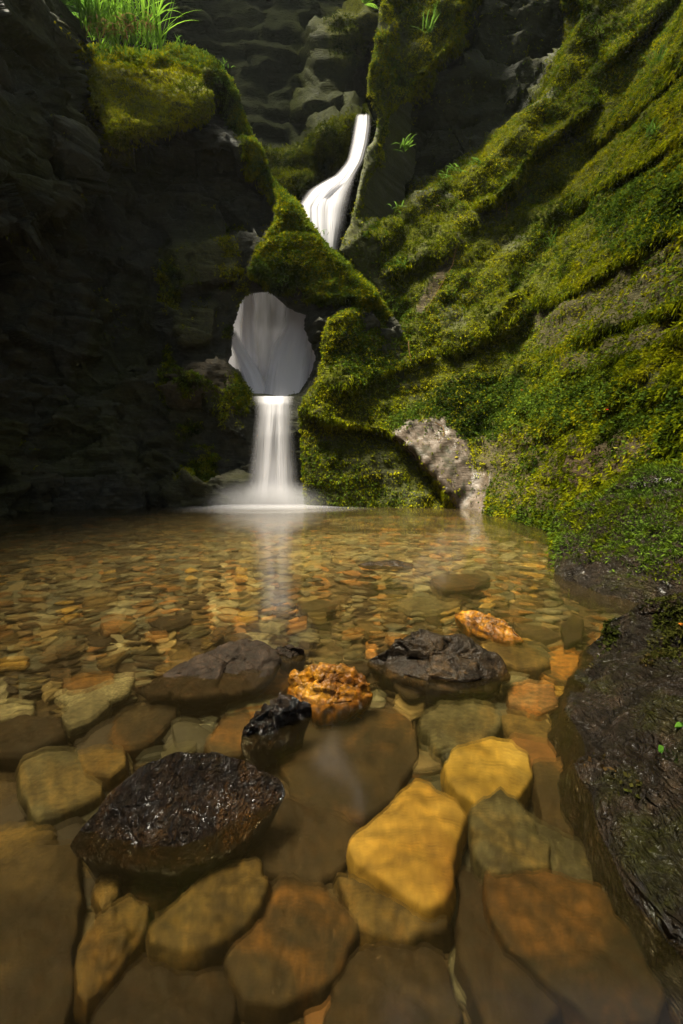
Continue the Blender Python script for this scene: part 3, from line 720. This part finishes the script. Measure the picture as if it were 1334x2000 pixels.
mossrock, mrV, mrF = lump('mossy_rock', 'moss topped block with a dark wet foot at the water edge on the right', 'rock',
     [pr(1142, 1128, .03), (1.62, 3.15, .20), (1.75, 3.6, .38), (2.3, 3.9, .6), (3.1, 3.7, .8), (3.2, 2.6, .6), (2.6, 2.2, .30), pr(1334, 1172, .05), pr(1250, 1165, .02), pr(1180, 1150, .02)],
     -.35, .22, BIGWET, .10, .35, None, edge=.07)

# ------------------------------------------------------------------ pebbles on the bed
def pebble_mesh(seed, n=18):
    r = np.random.default_rng(seed); k = r.integers(5, 8)
    a = np.sort(r.uniform(0, 2 * math.pi, k) * .25 + np.linspace(0, 2 * math.pi, k, endpoint=False))
    rad = r.uniform(.75, 1.1, k)
    L = np.stack([np.cos(a) * rad * .5, np.sin(a) * rad * .5 * r.uniform(.5, .8), r.uniform(-.03, .03, k)], -1)
    L = loop_resample(L, n, 1)
    V, F = stone_shape(L, -.17, .03, .035, .05, seed, rings=4, flat=3, flare=.02)
    return V, F
PM = [pebble_mesh(900 + i) for i in range(12)]
PMD = [mesh_data('pebble', V, F, BROWN_S) for V, F in PM]
occupied = []
PEB = [('olive brown', BROWN_S, 6), ('tan', TAN, 6), ('grey green', GREYG, 5), ('dark brown', DARKB, 5), ('orange', ORANGE, 2.2), ('pale', PALE, 1.3), ('golden', GOLD, 1.5)]
w = np.array([p[2] for p in PEB]); w = w / w.sum()
def in_pool(x, y):
    return (x > -5.6) & (x < 2.2) & (y < 8.4) & ~((y > 5) & (x > 2.0))
pts, k = [], 0
foot = [np.array([(p[0], p[1]) for p in s[1]], float) for s in SUBS]
while len(pts) < 285 and k < 60000:
    k += 1
    px, py = rng.uniform(-20, 1180), rng.uniform(1120, 1420)
    if rng.random() > sst(py, 1080, 1330) * .9 + .1: continue
    q = on(px, py, -.2)
    s = rng.uniform(.08, .20) * (1 if rng.random() < .8 else 1.5)
    if any((q[0] - a) ** 2 + (q[1] - b) ** 2 < (.42 * (s + c)) ** 2 for a, b, c in pts): continue
    if any(inside(np.array([px]), np.array([py]), f)[0] for f in foot): continue
    pts.append((q[0], q[1], s))
for x, y, s in pts:
    i = rng.choice(len(PEB), p=w); nm, mat, _ = PEB[i]
    o = bpy.data.objects.new('pebble', PMD[rng.integers(12)]); COL.objects.link(o)
    o.material_slots[0].link = 'OBJECT'; o.material_slots[0].material = mat
    o.location = (x, y, bed_z(x, y) + rng.uniform(.035, .075))
    o.rotation_euler = (rng.normal(0, .10), rng.normal(0, .10), rng.uniform(0, 6.28)); o.scale = (s * rng.uniform(.9, 1.25), s, s * .6)
    tag(o, nm + ' flat pebble among many like it on the bed of the pool', 'pebble', 'flat %s pebbles on the bed of the pool' % nm)
# the countless rest, one mesh
cols = {'b': [(.10, .065, .026), (.11, .108, .070), (.19, .145, .06), (.045, .03, .016), (.10, .095, .05), (.15, .14, .08), (.30, .14, .03), (.080, .085, .060), (.24, .18, .07), (.27, .25, .15)]}['b']
bV, bF, bC = [], [], []; off = 0
N = 5200
Y = .45 + 7.9 * rng.random(N) ** 1.0; Xp = rng.uniform(-5.0, 2.5, N)
for x, y in zip(Xp, Y):
    V, F = PM[rng.integers(12)]
    s = rng.uniform(.06, .19) * (1 + .06 * y) * (1 if rng.random() < .9 else 1.7); a = rng.uniform(0, 6.28); ca, sa = math.cos(a), math.sin(a)
    Q = V * (s * 1.1, s, s * .55); Q = np.stack([Q[:, 0] * ca - Q[:, 1] * sa, Q[:, 0] * sa + Q[:, 1] * ca, Q[:, 2] + Q[:, 0] * rng.normal(0, .12)], -1)
    Q = Q + np.array([x, y, bed_z(x, y) + rng.uniform(-.005, .03) - (.03 if y < 1.2 else 0)])
    bV.append(Q); bF.append(F + off); off += len(V)
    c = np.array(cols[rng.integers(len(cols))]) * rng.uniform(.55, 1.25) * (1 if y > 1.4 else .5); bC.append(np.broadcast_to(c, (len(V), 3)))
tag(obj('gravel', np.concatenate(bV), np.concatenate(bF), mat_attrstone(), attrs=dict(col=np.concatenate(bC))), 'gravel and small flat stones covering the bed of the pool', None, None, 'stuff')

# ------------------------------------------------------------------ falling water
def ribbon(name, label, rows, mat, thick=.10, nc=40, nr=90, soft_edge=.34, cat='waterfall', ends=(.0, .0)):
    rows = np.array(rows, float)                           # px_left, px_right, py, Y
    t = np.linspace(0, 1, nr); tt = np.linspace(0, 1, len(rows))
    # smooth (catmull-rom like) by repeated averaging of a dense polyline
    R_ = np.stack([np.interp(t, tt, rows[:, i]) for i in range(4)], -1)
    for _ in range(6): R_[1:-1] = (R_[:-2] + 2 * R_[1:-1] + R_[2:]) / 4
    u = np.linspace(0, 1, nc)
    U, T = np.meshgrid(u, t)
    px = R_[:, :1] * (1 - U) + R_[:, 1:2] * U; py = np.broadcast_to(R_[:, 2:3], U.shape); Yd = R_[:, 3:4] - thick * np.sqrt(np.clip(1 - (2 * U - 1) ** 2, 0, 1))
    P = at(px, py, Yd)
    P = P + np.array([0, -1, 0]) * (.025 * fbm(np.stack([U * 7, T * 1.5, U * 0], -1), 3, 55))[..., None]
    Bk = at(px, py, np.broadcast_to(R_[:, 3:4] + thick * .5, U.shape))
    e = sst(np.minimum(U, 1 - U), 0, soft_edge)
    if ends[0]: e = e * sst(T, 0, ends[0])
    if ends[1]: e = e * sst(1 - T, 0, ends[1])
    V = np.concatenate([P.reshape(-1, 3), Bk.reshape(-1, 3)]); F = grid_faces(nr, nc); F = np.concatenate([F, F[:, ::-1] + nr * nc])
    A = dict(u=np.r_[U.ravel(), U.ravel()], v=np.r_[T.ravel(), T.ravel()], edge=np.r_[e.ravel(), e.ravel() * .0])
    o = obj(name, V, F, mat, attrs=A)
    return tag(o, label, cat)
FALL = mat_fall('falling_water', 9, 1.25, .74); VEIL = mat_fall('veil_of_water', 6, 1.15, .38); THIN = mat_fall('thin_water', 5, 2.0, .45)
up = ribbon('waterfall', 'upper white waterfall dropping out of the dark slot and bending left', [
    (694, 726, 222, 10.9), (690, 727, 245, 10.8), (684, 722, 280, 10.6), (676, 712, 315, 10.4), (650, 696, 345, 10.2), (596, 690, 372, 10.0), (582, 684, 400, 9.85), (590, 676, 440, 9.75), (610, 664, 475, 9.7), (622, 660, 520, 9.7), (622, 660, 560, 9.7)], FALL, thick=.12, soft_edge=.46, ends=(.02, 0))
upl = ribbon('water_jet', 'thin veil of water fanning out left of the upper waterfall', [(650, 694, 340, 10.15), (606, 664, 368, 9.95), (580, 632, 402, 9.8), (584, 630, 440, 9.7), (604, 644, 480, 9.65), (612, 650, 540, 9.65)], THIN, thick=.1, soft_edge=.48, ends=(.15, 0), cat='water jet')
mid = ribbon('waterfall', 'hazy grey waterfall seen through the round hole in the rock', [
    (415, 650, 480, 10.4), (410, 650, 560, 10.32), (405, 650, 640, 10.2), (405, 650, 720, 9.95), (405, 650, 800, 9.45)], VEIL, thick=.18, soft_edge=.12)
for lab, rows in [
    ('brightest broad jet of falling water on the right inside the round hole', [(552, 616, 560, 9.8), (544, 622, 640, 9.65), (518, 622, 680, 9.5), (508, 616, 730, 9.3), (500, 606, 800, 9.0)]),
    ('slanting thin jet of water low on the left inside the round hole', [(436, 462, 640, 9.7), (448, 482, 680, 9.55), (466, 516, 730, 9.35), (490, 545, 800, 9.0)]),
    ('straight pale jet of water in the upper left of the round hole', [(468, 505, 560, 9.95), (464, 505, 640, 9.85), (462, 512, 720, 9.6), (470, 530, 800, 9.2)])]:
    ribbon('water_jet', lab, rows, THIN, thick=.12, soft_edge=.46, ends=(.12, 0), cat='water jet')
lowf = ribbon('waterfall', 'lower white waterfall pouring from the lip of the round hole into the pool', [
    (488, 578, 773, 8.62), (489, 578, 777, 8.46), (493, 577, 787, 8.34), (495, 577, 810, 8.28), (490, 580, 850, 8.22), (484, 584, 900, 8.18), (476, 589, 950, 8.12), (464, 602, 990, 8.05)], FALL, thick=.13, soft_edge=.46, ends=(.05, 0))
def splash(name, label, cx, cy, rx, ry, h, mat):
    a = np.linspace(0, 2 * math.pi, 72, endpoint=False); r = np.linspace(0.001, 1, 30)
    A_, R_ = np.meshgrid(a, r)
    P = np.stack([cx + rx * R_ * np.cos(A_), cy + ry * R_ * np.sin(A_), .008 + h * (1 - R_ ** 2) ** 2], -1)
    P[..., 2] += .01 * fbm(P * 6, 3, 3) * (1 - R_)
    e = np.clip(.6 * (1 - R_) ** 2.0, 0, 1)
    obj_ = obj(name, P.reshape(-1, 3), grid_faces(30, 72, True), mat, attrs=dict(u=(A_ * 2).ravel(), v=R_.ravel() * 3, edge=e.ravel()))
    return tag(obj_, label, 'foam')
SPL = mat_fall('foam', 1.0, 1.3, .75)
def mist(name, label, c, sx, sy, sz, dens):
    """a puff of spray: a soft-edged cloud, densest at its middle"""
    m = M('spray'); p = m.n('TexCoord').outputs['Object']
    ln = m.n('VectorMath', _operation='LENGTH'); m.put(ln.inputs[0], m.n('Mapping', Vector=p, Scale=(1 / sx, 1 / sy, 1 / sz)).outputs[0])
    f = m.math('POWER', m.math('SUBTRACT', 1.0, ln.outputs['Value'], True), 2.0)
    v = m.n('VolumePrincipled', Color=(.97, .95, .98)); v.inputs['Anisotropy'].default_value = .2; m.put(v.inputs['Density'], m.math('MULTIPLY', f, dens))
    m.put(m.out.inputs['Volume'], v)
    th, ph = np.meshgrid(np.linspace(0, 2 * math.pi, 32, endpoint=False), np.linspace(.02, math.pi - .02, 18))
    P = np.stack([np.cos(th) * np.sin(ph) * sx, np.sin(th) * np.sin(ph) * sy, np.cos(ph) * sz], -1)
    o = obj(name, P.reshape(-1, 3), grid_faces(18, 32, True)[:, ::-1], m.m); o.location = c
    return tag(o, label, None, None, 'stuff')
c0 = on(530, 984, 0)
mist('mist', 'fine spray hanging over the foot of the lower waterfall', (c0[0], 8.0, .05), 1.4, .75, .5, 8.0)
splash('splash_foam', 'smooth white foam spreading on the pool at the foot of the waterfall', c0[0], 7.85, 2.0, 1.1, .05, SPL)

# ------------------------------------------------------------------ moss
def scatter(samp, n, weight, seed, size, palette, hang=.5, blades=5, up_bias=0.0, wid=.30, lift=.0):
    r = np.random.default_rng(seed)
    V, F, Nn = samp['V'], samp['F'], samp['N']
    A = np.linalg.norm(np.cross(V[F[:, 2]] - V[F[:, 0]], V[F[:, 3]] - V[F[:, 1]]), axis=1) * .5
    w = A * weight[F].mean(1); w = np.cumsum(w); w /= w[-1]
    f = F[np.searchsorted(w, r.random(n))]
    a, b = r.random((2, n, 1))
    P = (V[f[:, 0]] * (1 - a) + V[f[:, 1]] * a) * (1 - b) + (V[f[:, 3]] * (1 - a) + V[f[:, 2]] * a) * b
    Nm = Nn[f[:, 0]]
    # clumps
    cl = fbm(P * 2.2, 3, seed); cl2 = fbm(P * 8, 2, seed + 5); fine = r.normal(0, .35, n)
    k = np.clip((cl * 1.3 + cl2 * .8 + fine * .4 + .7 * fbm(P * .55, 2, seed + 9)) * .5 + .5, 0, .999)
    pal = np.array(palette, float); q = k * (len(pal) - 1); i = np.floor(q).astype(int); g = (q - i)[:, None]
    col = pal[i] * (1 - g) + pal[np.minimum(i + 1, len(pal) - 1)] * g
    P = np.repeat(P, blades, 0); Nm = np.repeat(Nm, blades, 0); col = np.repeat(col, blades, 0) * r.uniform(.82, 1.18, (n * blades, 1))
    m = n * blades
    d = Nm * r.uniform(.45, 1, (m, 1)) + r.normal(0, .45, (m, 3)) + np.array([0, 0, -1.0]) * (hang * r.uniform(.3, 1.3, (m, 1))) + np.array([0, 0, up_bias])
    d /= np.linalg.norm(d, axis=1, keepdims=True)
    sd = np.cross(d, r.normal(0, 1, (m, 3))); sd /= np.linalg.norm(sd, axis=1, keepdims=True) + 1e-9
    L = (r.uniform(size[0], size[1], m) * np.repeat(.75 + .5 * (cl2 * .5 + .5), blades))[:, None]
    P = P + r.normal(0, 1, (m, 3)) * L * .25 + Nm * lift
    W = L * wid
    sag = np.array([0, 0, -1.0]) * L * .18 * hang
    Q = np.stack([P, P + d * L * .5 + sd * W * .5, P + d * L + sag, P + d * L * .5 - sd * W * .5], 1)
    return Q.reshape(-1, 3), np.arange(m * 4).reshape(-1, 4), np.repeat(col, 4, 0)
PALM = [(.014, .022, .002), (.045, .064, .003), (.110, .130, .003), (.19, .205, .004), (.20, .19, .005), (.28, .275, .005)]
PALG = [(.022, .040, .006), (.050, .085, .010), (.085, .135, .014), (.12, .17, .018)]
def moss_obj(name, label, parts):
    o = 0; VV, FF, CC = [], [], []
    for v, f, c in parts: VV.append(v); FF.append(f + o); CC.append(c); o += len(v)
    return tag(obj(name, np.concatenate(VV), np.concatenate(FF), MOSS, smooth=False, attrs=dict(col=np.concatenate(CC))), label, None, None, 'stuff')
mB = sB['A']['moss']; V = sB['V']
near = np.clip(1.0 / (sB['V'][:, 1] / 6) ** 2, .45, 3)
parts = [scatter(sB, 130000, mB * near, 1, (.022, .055), PALM, .7, wid=.36)]
gk = mB * sst(fbm(V * 1.2 + 7, 3, 91), -.1, .25) * near
parts.append(scatter(sB, 22000, gk, 2, (.02, .045), PALG, .4, wid=.55, lift=.01))
gl = mB * (soft(sB['X'], sB['Y'], [(820, 790), (900, 745), (1010, 745), (1060, 800), (940, 870), (880, 850), (760, 830)], 20) + .5 * soft(sB['X'], sB['Y'], [(1000, 800), (1150, 750), (1340, 780), (1340, 840), (1100, 830)], 20) + .6 * soft(sB['X'], sB['Y'], [(1150, 400), (1340, 320), (1340, 470), (1190, 480)], 20) + .5 * soft(sB['X'], sB['Y'], [(700, 600), (790, 600), (800, 700), (700, 740), (640, 700)], 20))
parts.append(scatter(sB, 9000, gl, 3, (.022, .042), PALG, .2, wid=.9, blades=4, lift=.015))
lm = np.maximum(lip_mask(sB['X'], sB['Y']), .8 * sst(np.abs(sdf(sB['X'], sB['Y'], CAVE)[0]), 22, 6)) * sst(mB, .1, .5)
parts.append(scatter(sB, 9000, lm * near, 9, (.035, .085), PALM[:5], 1.8, wid=.2, blades=6))
moss_obj('moss', 'shaggy moss hanging over the ledges of the right cliff', parts)
parts = [scatter(sA, 30000, np.maximum(sst(sA['A']['moss'], .25, .9), .25 * sst(sA['A']['gold'], .4, .9)), 4, (.025, .07), PALM, .5), scatter(sA, 7000, sst(sA['A']['moss'], .5, 1), 5, (.025, .05), PALG, .2, wid=.6, lift=.02)]
moss_obj('moss', 'bright moss along the crest and cushion of the left cliff', parts)
moss_obj('moss', 'dim moss on the wall of the chasm behind', [scatter(sC, 9000, sst(sC['A']['moss'], .2, .8), 6, (.03, .09), [tuple(x * .45 for x in p) for p in PALM[:4]], .6)])  # moss colours scaled down to paint in the shade of the chasm
def samp_obj(Vv, Fv):
    n = np.zeros_like(Vv); fn = np.cross(Vv[Fv[:, 2]] - Vv[Fv[:, 0]], Vv[Fv[:, 3]] - Vv[Fv[:, 1]])
    for k in range(4): np.add.at(n, Fv[:, k], fn)
    n /= np.linalg.norm(n, axis=1, keepdims=True) + 1e-9
    return dict(V=Vv, N=n, F=Fv)
s1 = samp_obj(mrV, mrF)
if s1['N'][:, 2].mean() < 0: s1['N'] *= -1
moss_obj('moss', 'fresh green moss on the block at the water edge', [scatter(s1, 15000, sst(mrV[:, 2] + .08 * fbm(mrV * 4, 3, 4), .07, .2) + .02, 7, (.012, .035), PALG[:3] + PALM[1:4], .3), ])
s2 = samp_obj(bigV, bigF)
if s2['N'][:, 2].mean() < 0: s2['N'] *= -1
moss_obj('moss', 'sparse dark moss flecks on the big wet rock', [scatter(s2, 9000, sst(fbm(bigV * 5, 4, 9), .0, .35) * sst(bigV[:, 2], .0, .1), 8, (.006, .016), [(.012, .014, .004), (.03, .036, .006), (.05, .05, .01), (.07, .04, .015)], .3, wid=.6)])

# ------------------------------------------------------------------ plants
def blade(P0, d, L, w, droop, nseg=7):
    """a strap leaf: arching strip with a keel"""
    d = np.array(d, float); d /= np.linalg.norm(d); sd = np.cross(d, (0.05, -.3, 1)); sd /= np.linalg.norm(sd)
    p = np.array(P0, float); V = []
    for k in range(nseg + 1):
        t = k / nseg; ww = w * (1 - t ** 2.2) * (.6 + .4 * min(1, t * 5)) + .0008
        kk = np.cross(sd, d) * ww * .35
        V += [p - sd * ww, p + kk, p + sd * ww]
        p = p + d * (L / nseg); d = d + np.array([0, 0, -droop / nseg]); d /= np.linalg.norm(d)
    F = []
    for k in range(nseg):
        a = k * 3
        F += [[a, a + 1, a + 4, a + 3], [a + 1, a + 2, a + 5, a + 4]]
    return np.array(V), np.array(F)
def join(parts, cols):
    o = 0; VV, FF, CC = [], [], []
    for (v, f), c in zip(parts, cols):
        VV.append(v); FF.append(f + o); o += len(v); CC.append(np.broadcast_to(np.asarray(c, float), (len(v), 3)))
    return np.concatenate(VV), np.concatenate(FF), np.concatenate(CC)
def empty(name, loc, label, cat, group=None):
    e = bpy.data.objects.new(name, None); COL.objects.link(e); e.location = loc
    return tag(e, label, cat, group)
def part(name, parts, cols, root, label=None):
    V, F, C_ = join(parts, cols); V = V - np.array(root.location)
    o = obj(name, V, F, LEAF, root, attrs=dict(col=C_))
    if label: o['label'] = label
    return o
def greens(k, lo=(.06, .14, .012), hi=(.18, .32, .030)):
    t = rng.random(k)[:, None]; return np.array(lo) * (1 - t) + np.array(hi) * t
def strap_tuft(label, px, py, Y, n, L, w, spread, droop, lean=(0, 0, 1), width=0, dead=0, group=None, depth=.25):
    base = at(px, py, Y); root = empty('grass_tuft', base, label, 'grass')
    if group: root['group'] = group
    B = []
    for i in range(n):
        p = base + np.array([rng.uniform(-width, width), rng.uniform(-depth, depth) * (width > 0), rng.normal(0, .02)])
        d = np.array(lean, float) + np.array([rng.normal(0, spread), rng.normal(-.1, spread * .7), 0])
        B.append(blade(p, d, L * rng.uniform(.6, 1.15), w * rng.uniform(.7, 1.2), droop * rng.uniform(.4, 1.5)))
    part('leaves', B, greens(n), root)
    if dead:
        D = []
        for i in range(dead):
            p = base + np.array([rng.uniform(-width, width * 1.05), rng.uniform(-.3, -.05), rng.uniform(-.05, .12)])
            D.append(blade(p, (rng.normal(0, .6), -.6, rng.uniform(-.6, .3)), L * rng.uniform(.12, .5), w * rng.uniform(.3, .7), rng.uniform(1, 3)))
        part('dead_leaves', D, np.array([(.20, .12, .045)]) * rng.uniform(.5, 1.2, (dead, 1)), root, 'withered tan leaves hanging below')
    return root
strap_tuft('thick clump of long green strap leaves on the left ledge top', 250, 78, 8.25, 190, .92, .015, .44, 1.15, width=.55, dead=90)
strap_tuft('smaller clump of strap leaves at the left end of the ledge top', 185, 55, 8.2, 70, .7, .013, .35, 1.1, width=.22)
def fern_leaf(P0, d, L, w, droop, npin=11):
    d = np.array(d, float); d /= np.linalg.norm(d); p = np.array(P0, float); out = []
    sd0 = np.cross(d, (0, -.4, 1)); sd0 /= np.linalg.norm(sd0)
    for k in range(npin):
        t = (k + .6) / npin; ln = w * math.sin(math.pi * min(1, .15 + .85 * t)) ** .8 * (1 - .25 * t)
        p = p + d * L / npin; d = d + np.array([0, 0, -droop / npin]); d /= np.linalg.norm(d)
        for s in (-1, 1):
            out.append(blade(p, sd0 * s + d * .45 + np.array([0, 0, -.1]), ln, ln * .17, .3, 3))
    out.append(blade(P0, np.array(d) * 0 + (p - np.array(P0)), L, .004, droop * .1, 4))
    return out
def fern(label, px, py, Y, n, L, w, lean, spread=.6, droop=.9, group='ferns on the ledges', lo=(.05, .13, .015), hi=(.15, .30, .04)):
    base = at(px, py, Y); root = empty('fern', base, label, 'fern', group); B = []
    for i in range(n):
        d = np.array(lean, float) + rng.normal(0, spread, 3) * (1, .6, .5)
        B += fern_leaf(base, d, L * rng.uniform(.7, 1.15), w, droop)
    part('fronds', B, greens(len(B), lo, hi), root)
    return root
fern('leafy fern on the ledge top left of the strap leaves, nearest the dark buttress', 118, 18, 8.1, 9, .55, .13, (.2, -.5, .6))
fern('leafy fern on the ledge top touching the strap leaves', 165, 30, 8.2, 9, .5, .12, (.2, -.5, .7))
fern('bright fern at the top of the chasm beside the slot', 712, 8, 10.6, 8, .35, .09, (0, -.5, .5), lo=(.1, .2, .02), hi=(.2, .36, .04))
for lab, px, py, Y, n, L, w, lean in [
    ('hart tongue leaves on the upper edge of the moss slope, nearest the dark cave', 930, 318, 9.3, 7, .28, .020, (-.6, -.4, .5)),
    ('hart tongue leaves on the upper edge of the moss slope, middle of the row', 893, 332, 9.3, 8, .28, .022, (-.6, -.4, .5)),
    ('hart tongue leaves on the upper edge of the moss slope, lowest of the row', 868, 345, 9.3, 6, .24, .020, (-.5, -.4, .5)),
    ('sprig of leaves on the dark rim left of the cave', 790, 290, 9.0, 9, .30, .026, (-.1, -.4, .6)),
    ('small sprig at the foot of the cave near the upper waterfall', 775, 405, 9.2, 6, .22, .018, (-.3, -.4, .6)),
    ('thin grass tuft on the moss near the upper waterfall', 782, 520, 8.6, 10, .30, .007, (-.1, -.4, .8)),
    ('pale spidery tuft on the right cliff near the frame edge', 1272, 262, 6.6, 14, .34, .009, (-.3, -.5, .5)),
    ('thin grass tuft in the middle of the right moss slope', 1077, 478, 7.2, 12, .26, .008, (0, -.4, .8)),
    ('wispy tuft high on the right moss wall', 1285, 120, 7.6, 9, .32, .008, (-.2, -.5, .6)),
    ('upright tuft at the top of the moss drape', 838, 60, 10.0, 12, .45, .012, (0, -.4, .8)),
    ('small leafy sprig on the crest right of the grass', 352, 88, 8.55, 6, .20, .018, (.1, -.3, .9)),
    ('small seedling at the corner where the crest turns down', 436, 128, 8.65, 6, .16, .016, (.4, -.3, .6)),
    ('tiny seedling low on the crest by the upper waterfall', 628, 458, 8.75, 5, .14, .012, (.2, -.3, .8)),
    ('single flat leaf on the dark slot of the right cliff', 1240, 588, 4.9, 3, .09, .022, (.7, -.4, .1))]:
    base = at(px, py, Y); root = empty('seedling', base, lab, 'plant', 'small plants rooted in the cliffs'); B = []
    for i in range(int(n * 1.8)):
        d = np.array(lean, float) + rng.normal(0, .55, 3) * (1, .5, .8)
        B.append(blade(base + rng.normal(0, .05, 3) * (1, .3, .6), d, L * rng.uniform(.3, 1.0), w * rng.uniform(.5, 1), 1.5 * rng.uniform(.3, 1.4)))
    part('leaves', B, greens(len(B), (.035, .075, .01), (.10, .18, .025)), root)

def ray_hit_big(px, py):
    dg = bpy.context.evaluated_depsgraph_get()
    a, b, c = ray(px, py); d = Vector((float(a), float(b), float(c))).normalized()
    hit, loc, nrm, *_ = S.ray_cast(dg, Vector((0, 0, CAM_H)) + d * .05, d)
    return np.array(loc), np.array(nrm)
def snap_root(o, px, py):
    """seat a small thing on the surface seen at that pixel"""
    loc, nrm = ray_hit_big(px, py); return loc + nrm * .004
for lab, px, py, col, L in [('small red fallen leaf on the mossy bank', 1186, 800, (.45, .03, .015), .05), ('smaller dull red leaf on the green moss above the pale slab', 1020, 762, (.28, .03, .02), .05),
                            ('yellow fallen leaf beside the pale wet slab', 892, 893, (.42, .36, .03), .07), ('yellow green leaf on the bare soil of the bank', 1202, 875, (.35, .34, .04), .05),
                            ('orange leaf scrap on top of the big wet rock', 1330, 1216, (.5, .16, .02), .02), ('brown leaf scrap on the moss above the cave mouth', 855, 402, (.35, .22, .15), .06)]:
    p = snap_root(None, px, py)
    B = [blade(p + np.array([-L / 2, -.01, .0]), (1, .1, .25), L, L * .30, .5, 6)]
    V, F, C_ = join(B, [col]); o = obj('fallen_leaf', V - p, F, LEAF, attrs=dict(col=C_)); o.location = p
    tag(o, lab, 'leaf', 'fallen leaves')
for lab, px, py in [('bright green sprig growing on the side of the big wet rock', 1293, 1456), ('green sprig on the big wet rock cut by the right edge', 1334, 1412)]:
    p = snap_root(None, px, py); root = empty('seedling', p, lab, 'plant', 'small plants rooted in the cliffs')
    B = [blade(p, (rng.normal(0, .8), -.5, rng.uniform(-.1, .6)), rng.uniform(.02, .035), .007, .8, 4) for i in range(9)]
    part('leaves', B, greens(9, (.05, .14, .015), (.12, .26, .03)), root)

# ------------------------------------------------------------------ leaf patches added unseen above the frame, placed to shade chosen areas
def shade_canopy(patches, n, seed):
    r = np.random.default_rng(seed); V, F, C_ = [], [], []; o = 0
    for cx, cy, cz, rx, ry, k in patches:
        m = int(k * rx * ry * 55)
        a = r.uniform(0, 2 * math.pi, m); q = np.sqrt(r.random(m)) * (1 + .12 * r.normal(0, 1, m))
        c = np.stack([cx + rx * q * np.cos(a), cy + ry * q * np.sin(a), cz + r.normal(0, .35, m)], -1)
        d = r.normal(0, 1, (m, 3)) * (1, 1, .35); d /= np.linalg.norm(d, axis=1, keepdims=True)
        s_ = np.cross(d, r.normal(0, .4, (m, 3)) + (0, 0, 1)); s_ /= np.linalg.norm(s_, axis=1, keepdims=True)
        L = r.uniform(.16, .34, (m, 1))
        Q = np.stack([c - d * L * .5, c + s_ * L * .33, c + d * L * .5, c - s_ * L * .33], 1).reshape(-1, 3)
        V.append(Q); F.append(np.arange(m * 4).reshape(-1, 4) + o); o += m * 4
        C_.append(np.repeat(np.array([(.05, .10, .015)]) * r.uniform(.6, 1.5, (m, 1)), 4, 0))
    tag(obj('shade_foliage', np.concatenate(V), np.concatenate(F), LEAF, smooth=False, attrs=dict(col=np.concatenate(C_))), 'unseen leaf patches added over the gorge to shape the light', None, None, 'stuff')
shade_canopy([(-.5, 3.9, 11.5, 1.4, 1.9, 3.0), (.3, -2.0, 9.5, 3.8, 2.4, 1.6), (0.9, 6.4, 11.5, 1.3, 1.7, 1.4), (3.4, 9.0, 13.2, 1.8, 1.4, 2.4), (2.9, 5.8, 11.6, 1.8, 2.5, 1.7), (2.5, 2.3, 11.5, 2.0, 1.8, 1),
        (-4.2, -.9, 11.5, 5.0, 1.8, 3.2), (-1.9, .9, 11.5, 1.0, 1.6, 1.5), (-6.8, 1.1, 11.5, 1.7, 1.6, 1.4), (-4.5, 2.9, 11.5, 3.2, 2.2, .12), (3, 11.2, 14.5, 1.6, 1.4, .7), (-5.5, -4.5, 10, 4.5, 2.3, 1.3), (1.5, -4, 10, 4, 3.5, .9)], 0, 5)

for lab, pts in [('dry brown stem lying down the bare run in the moss slope', [(893, 478), (884, 520), (868, 548), (846, 585), (832, 612)]),
                 ('thin curled twig on the pale wet slab', [(850, 826), (866, 836), (868, 852), (856, 862)]),
                 ('thin pale stem standing in the sunny moss above the small bare patch', [(804, 706), (800, 690), (798, 668)]),
                 ('thin dry stem leaning on the upper moss slope', [(985, 445), (990, 420), (988, 395)])]:
    W_ = [Vector(ray_hit_big(*q)[0] + np.array([-.01, -.03, .012])) for q in pts]
    V_, F_ = [], []
    for k, p in enumerate(W_):
        for a in range(6): V_.append(p + Vector((math.cos(a * 1.047), 0, math.sin(a * 1.047))) * .007 * (1 - .1 * k))
    F_ = grid_faces(len(W_), 6, True); o_ = W_[0]
    tg = obj('twig', np.array([tuple(v - o_) for v in V_]), F_, LEAF, attrs=dict(col=np.broadcast_to((.22, .12, .05), (len(V_), 3)))); tg.location = o_
    tag(tg, lab, 'twig', 'dry stems on the moss')

# ------------------------------------------------------------------ the damp air of the gorge
hz = M('damp_air'); hv = hz.n('VolumePrincipled', Color=(.86, .92, .88)); hv.inputs['Density'].default_value = .00035; hv.inputs['Anisotropy'].default_value = .3
hz.put(hz.out.inputs['Volume'], hv)
hc = np.array([(x, y, z) for x in (-22, 22) for y in (-14, 26) for z in (-3, 48)], float)
tag(obj('haze', hc, np.array([(0, 1, 3, 2), (4, 6, 7, 5), (0, 4, 5, 1), (2, 3, 7, 6), (0, 2, 6, 4), (1, 5, 7, 3)]), hz.m, smooth=False), 'faint damp haze in the gorge', None, None, 'stuff')
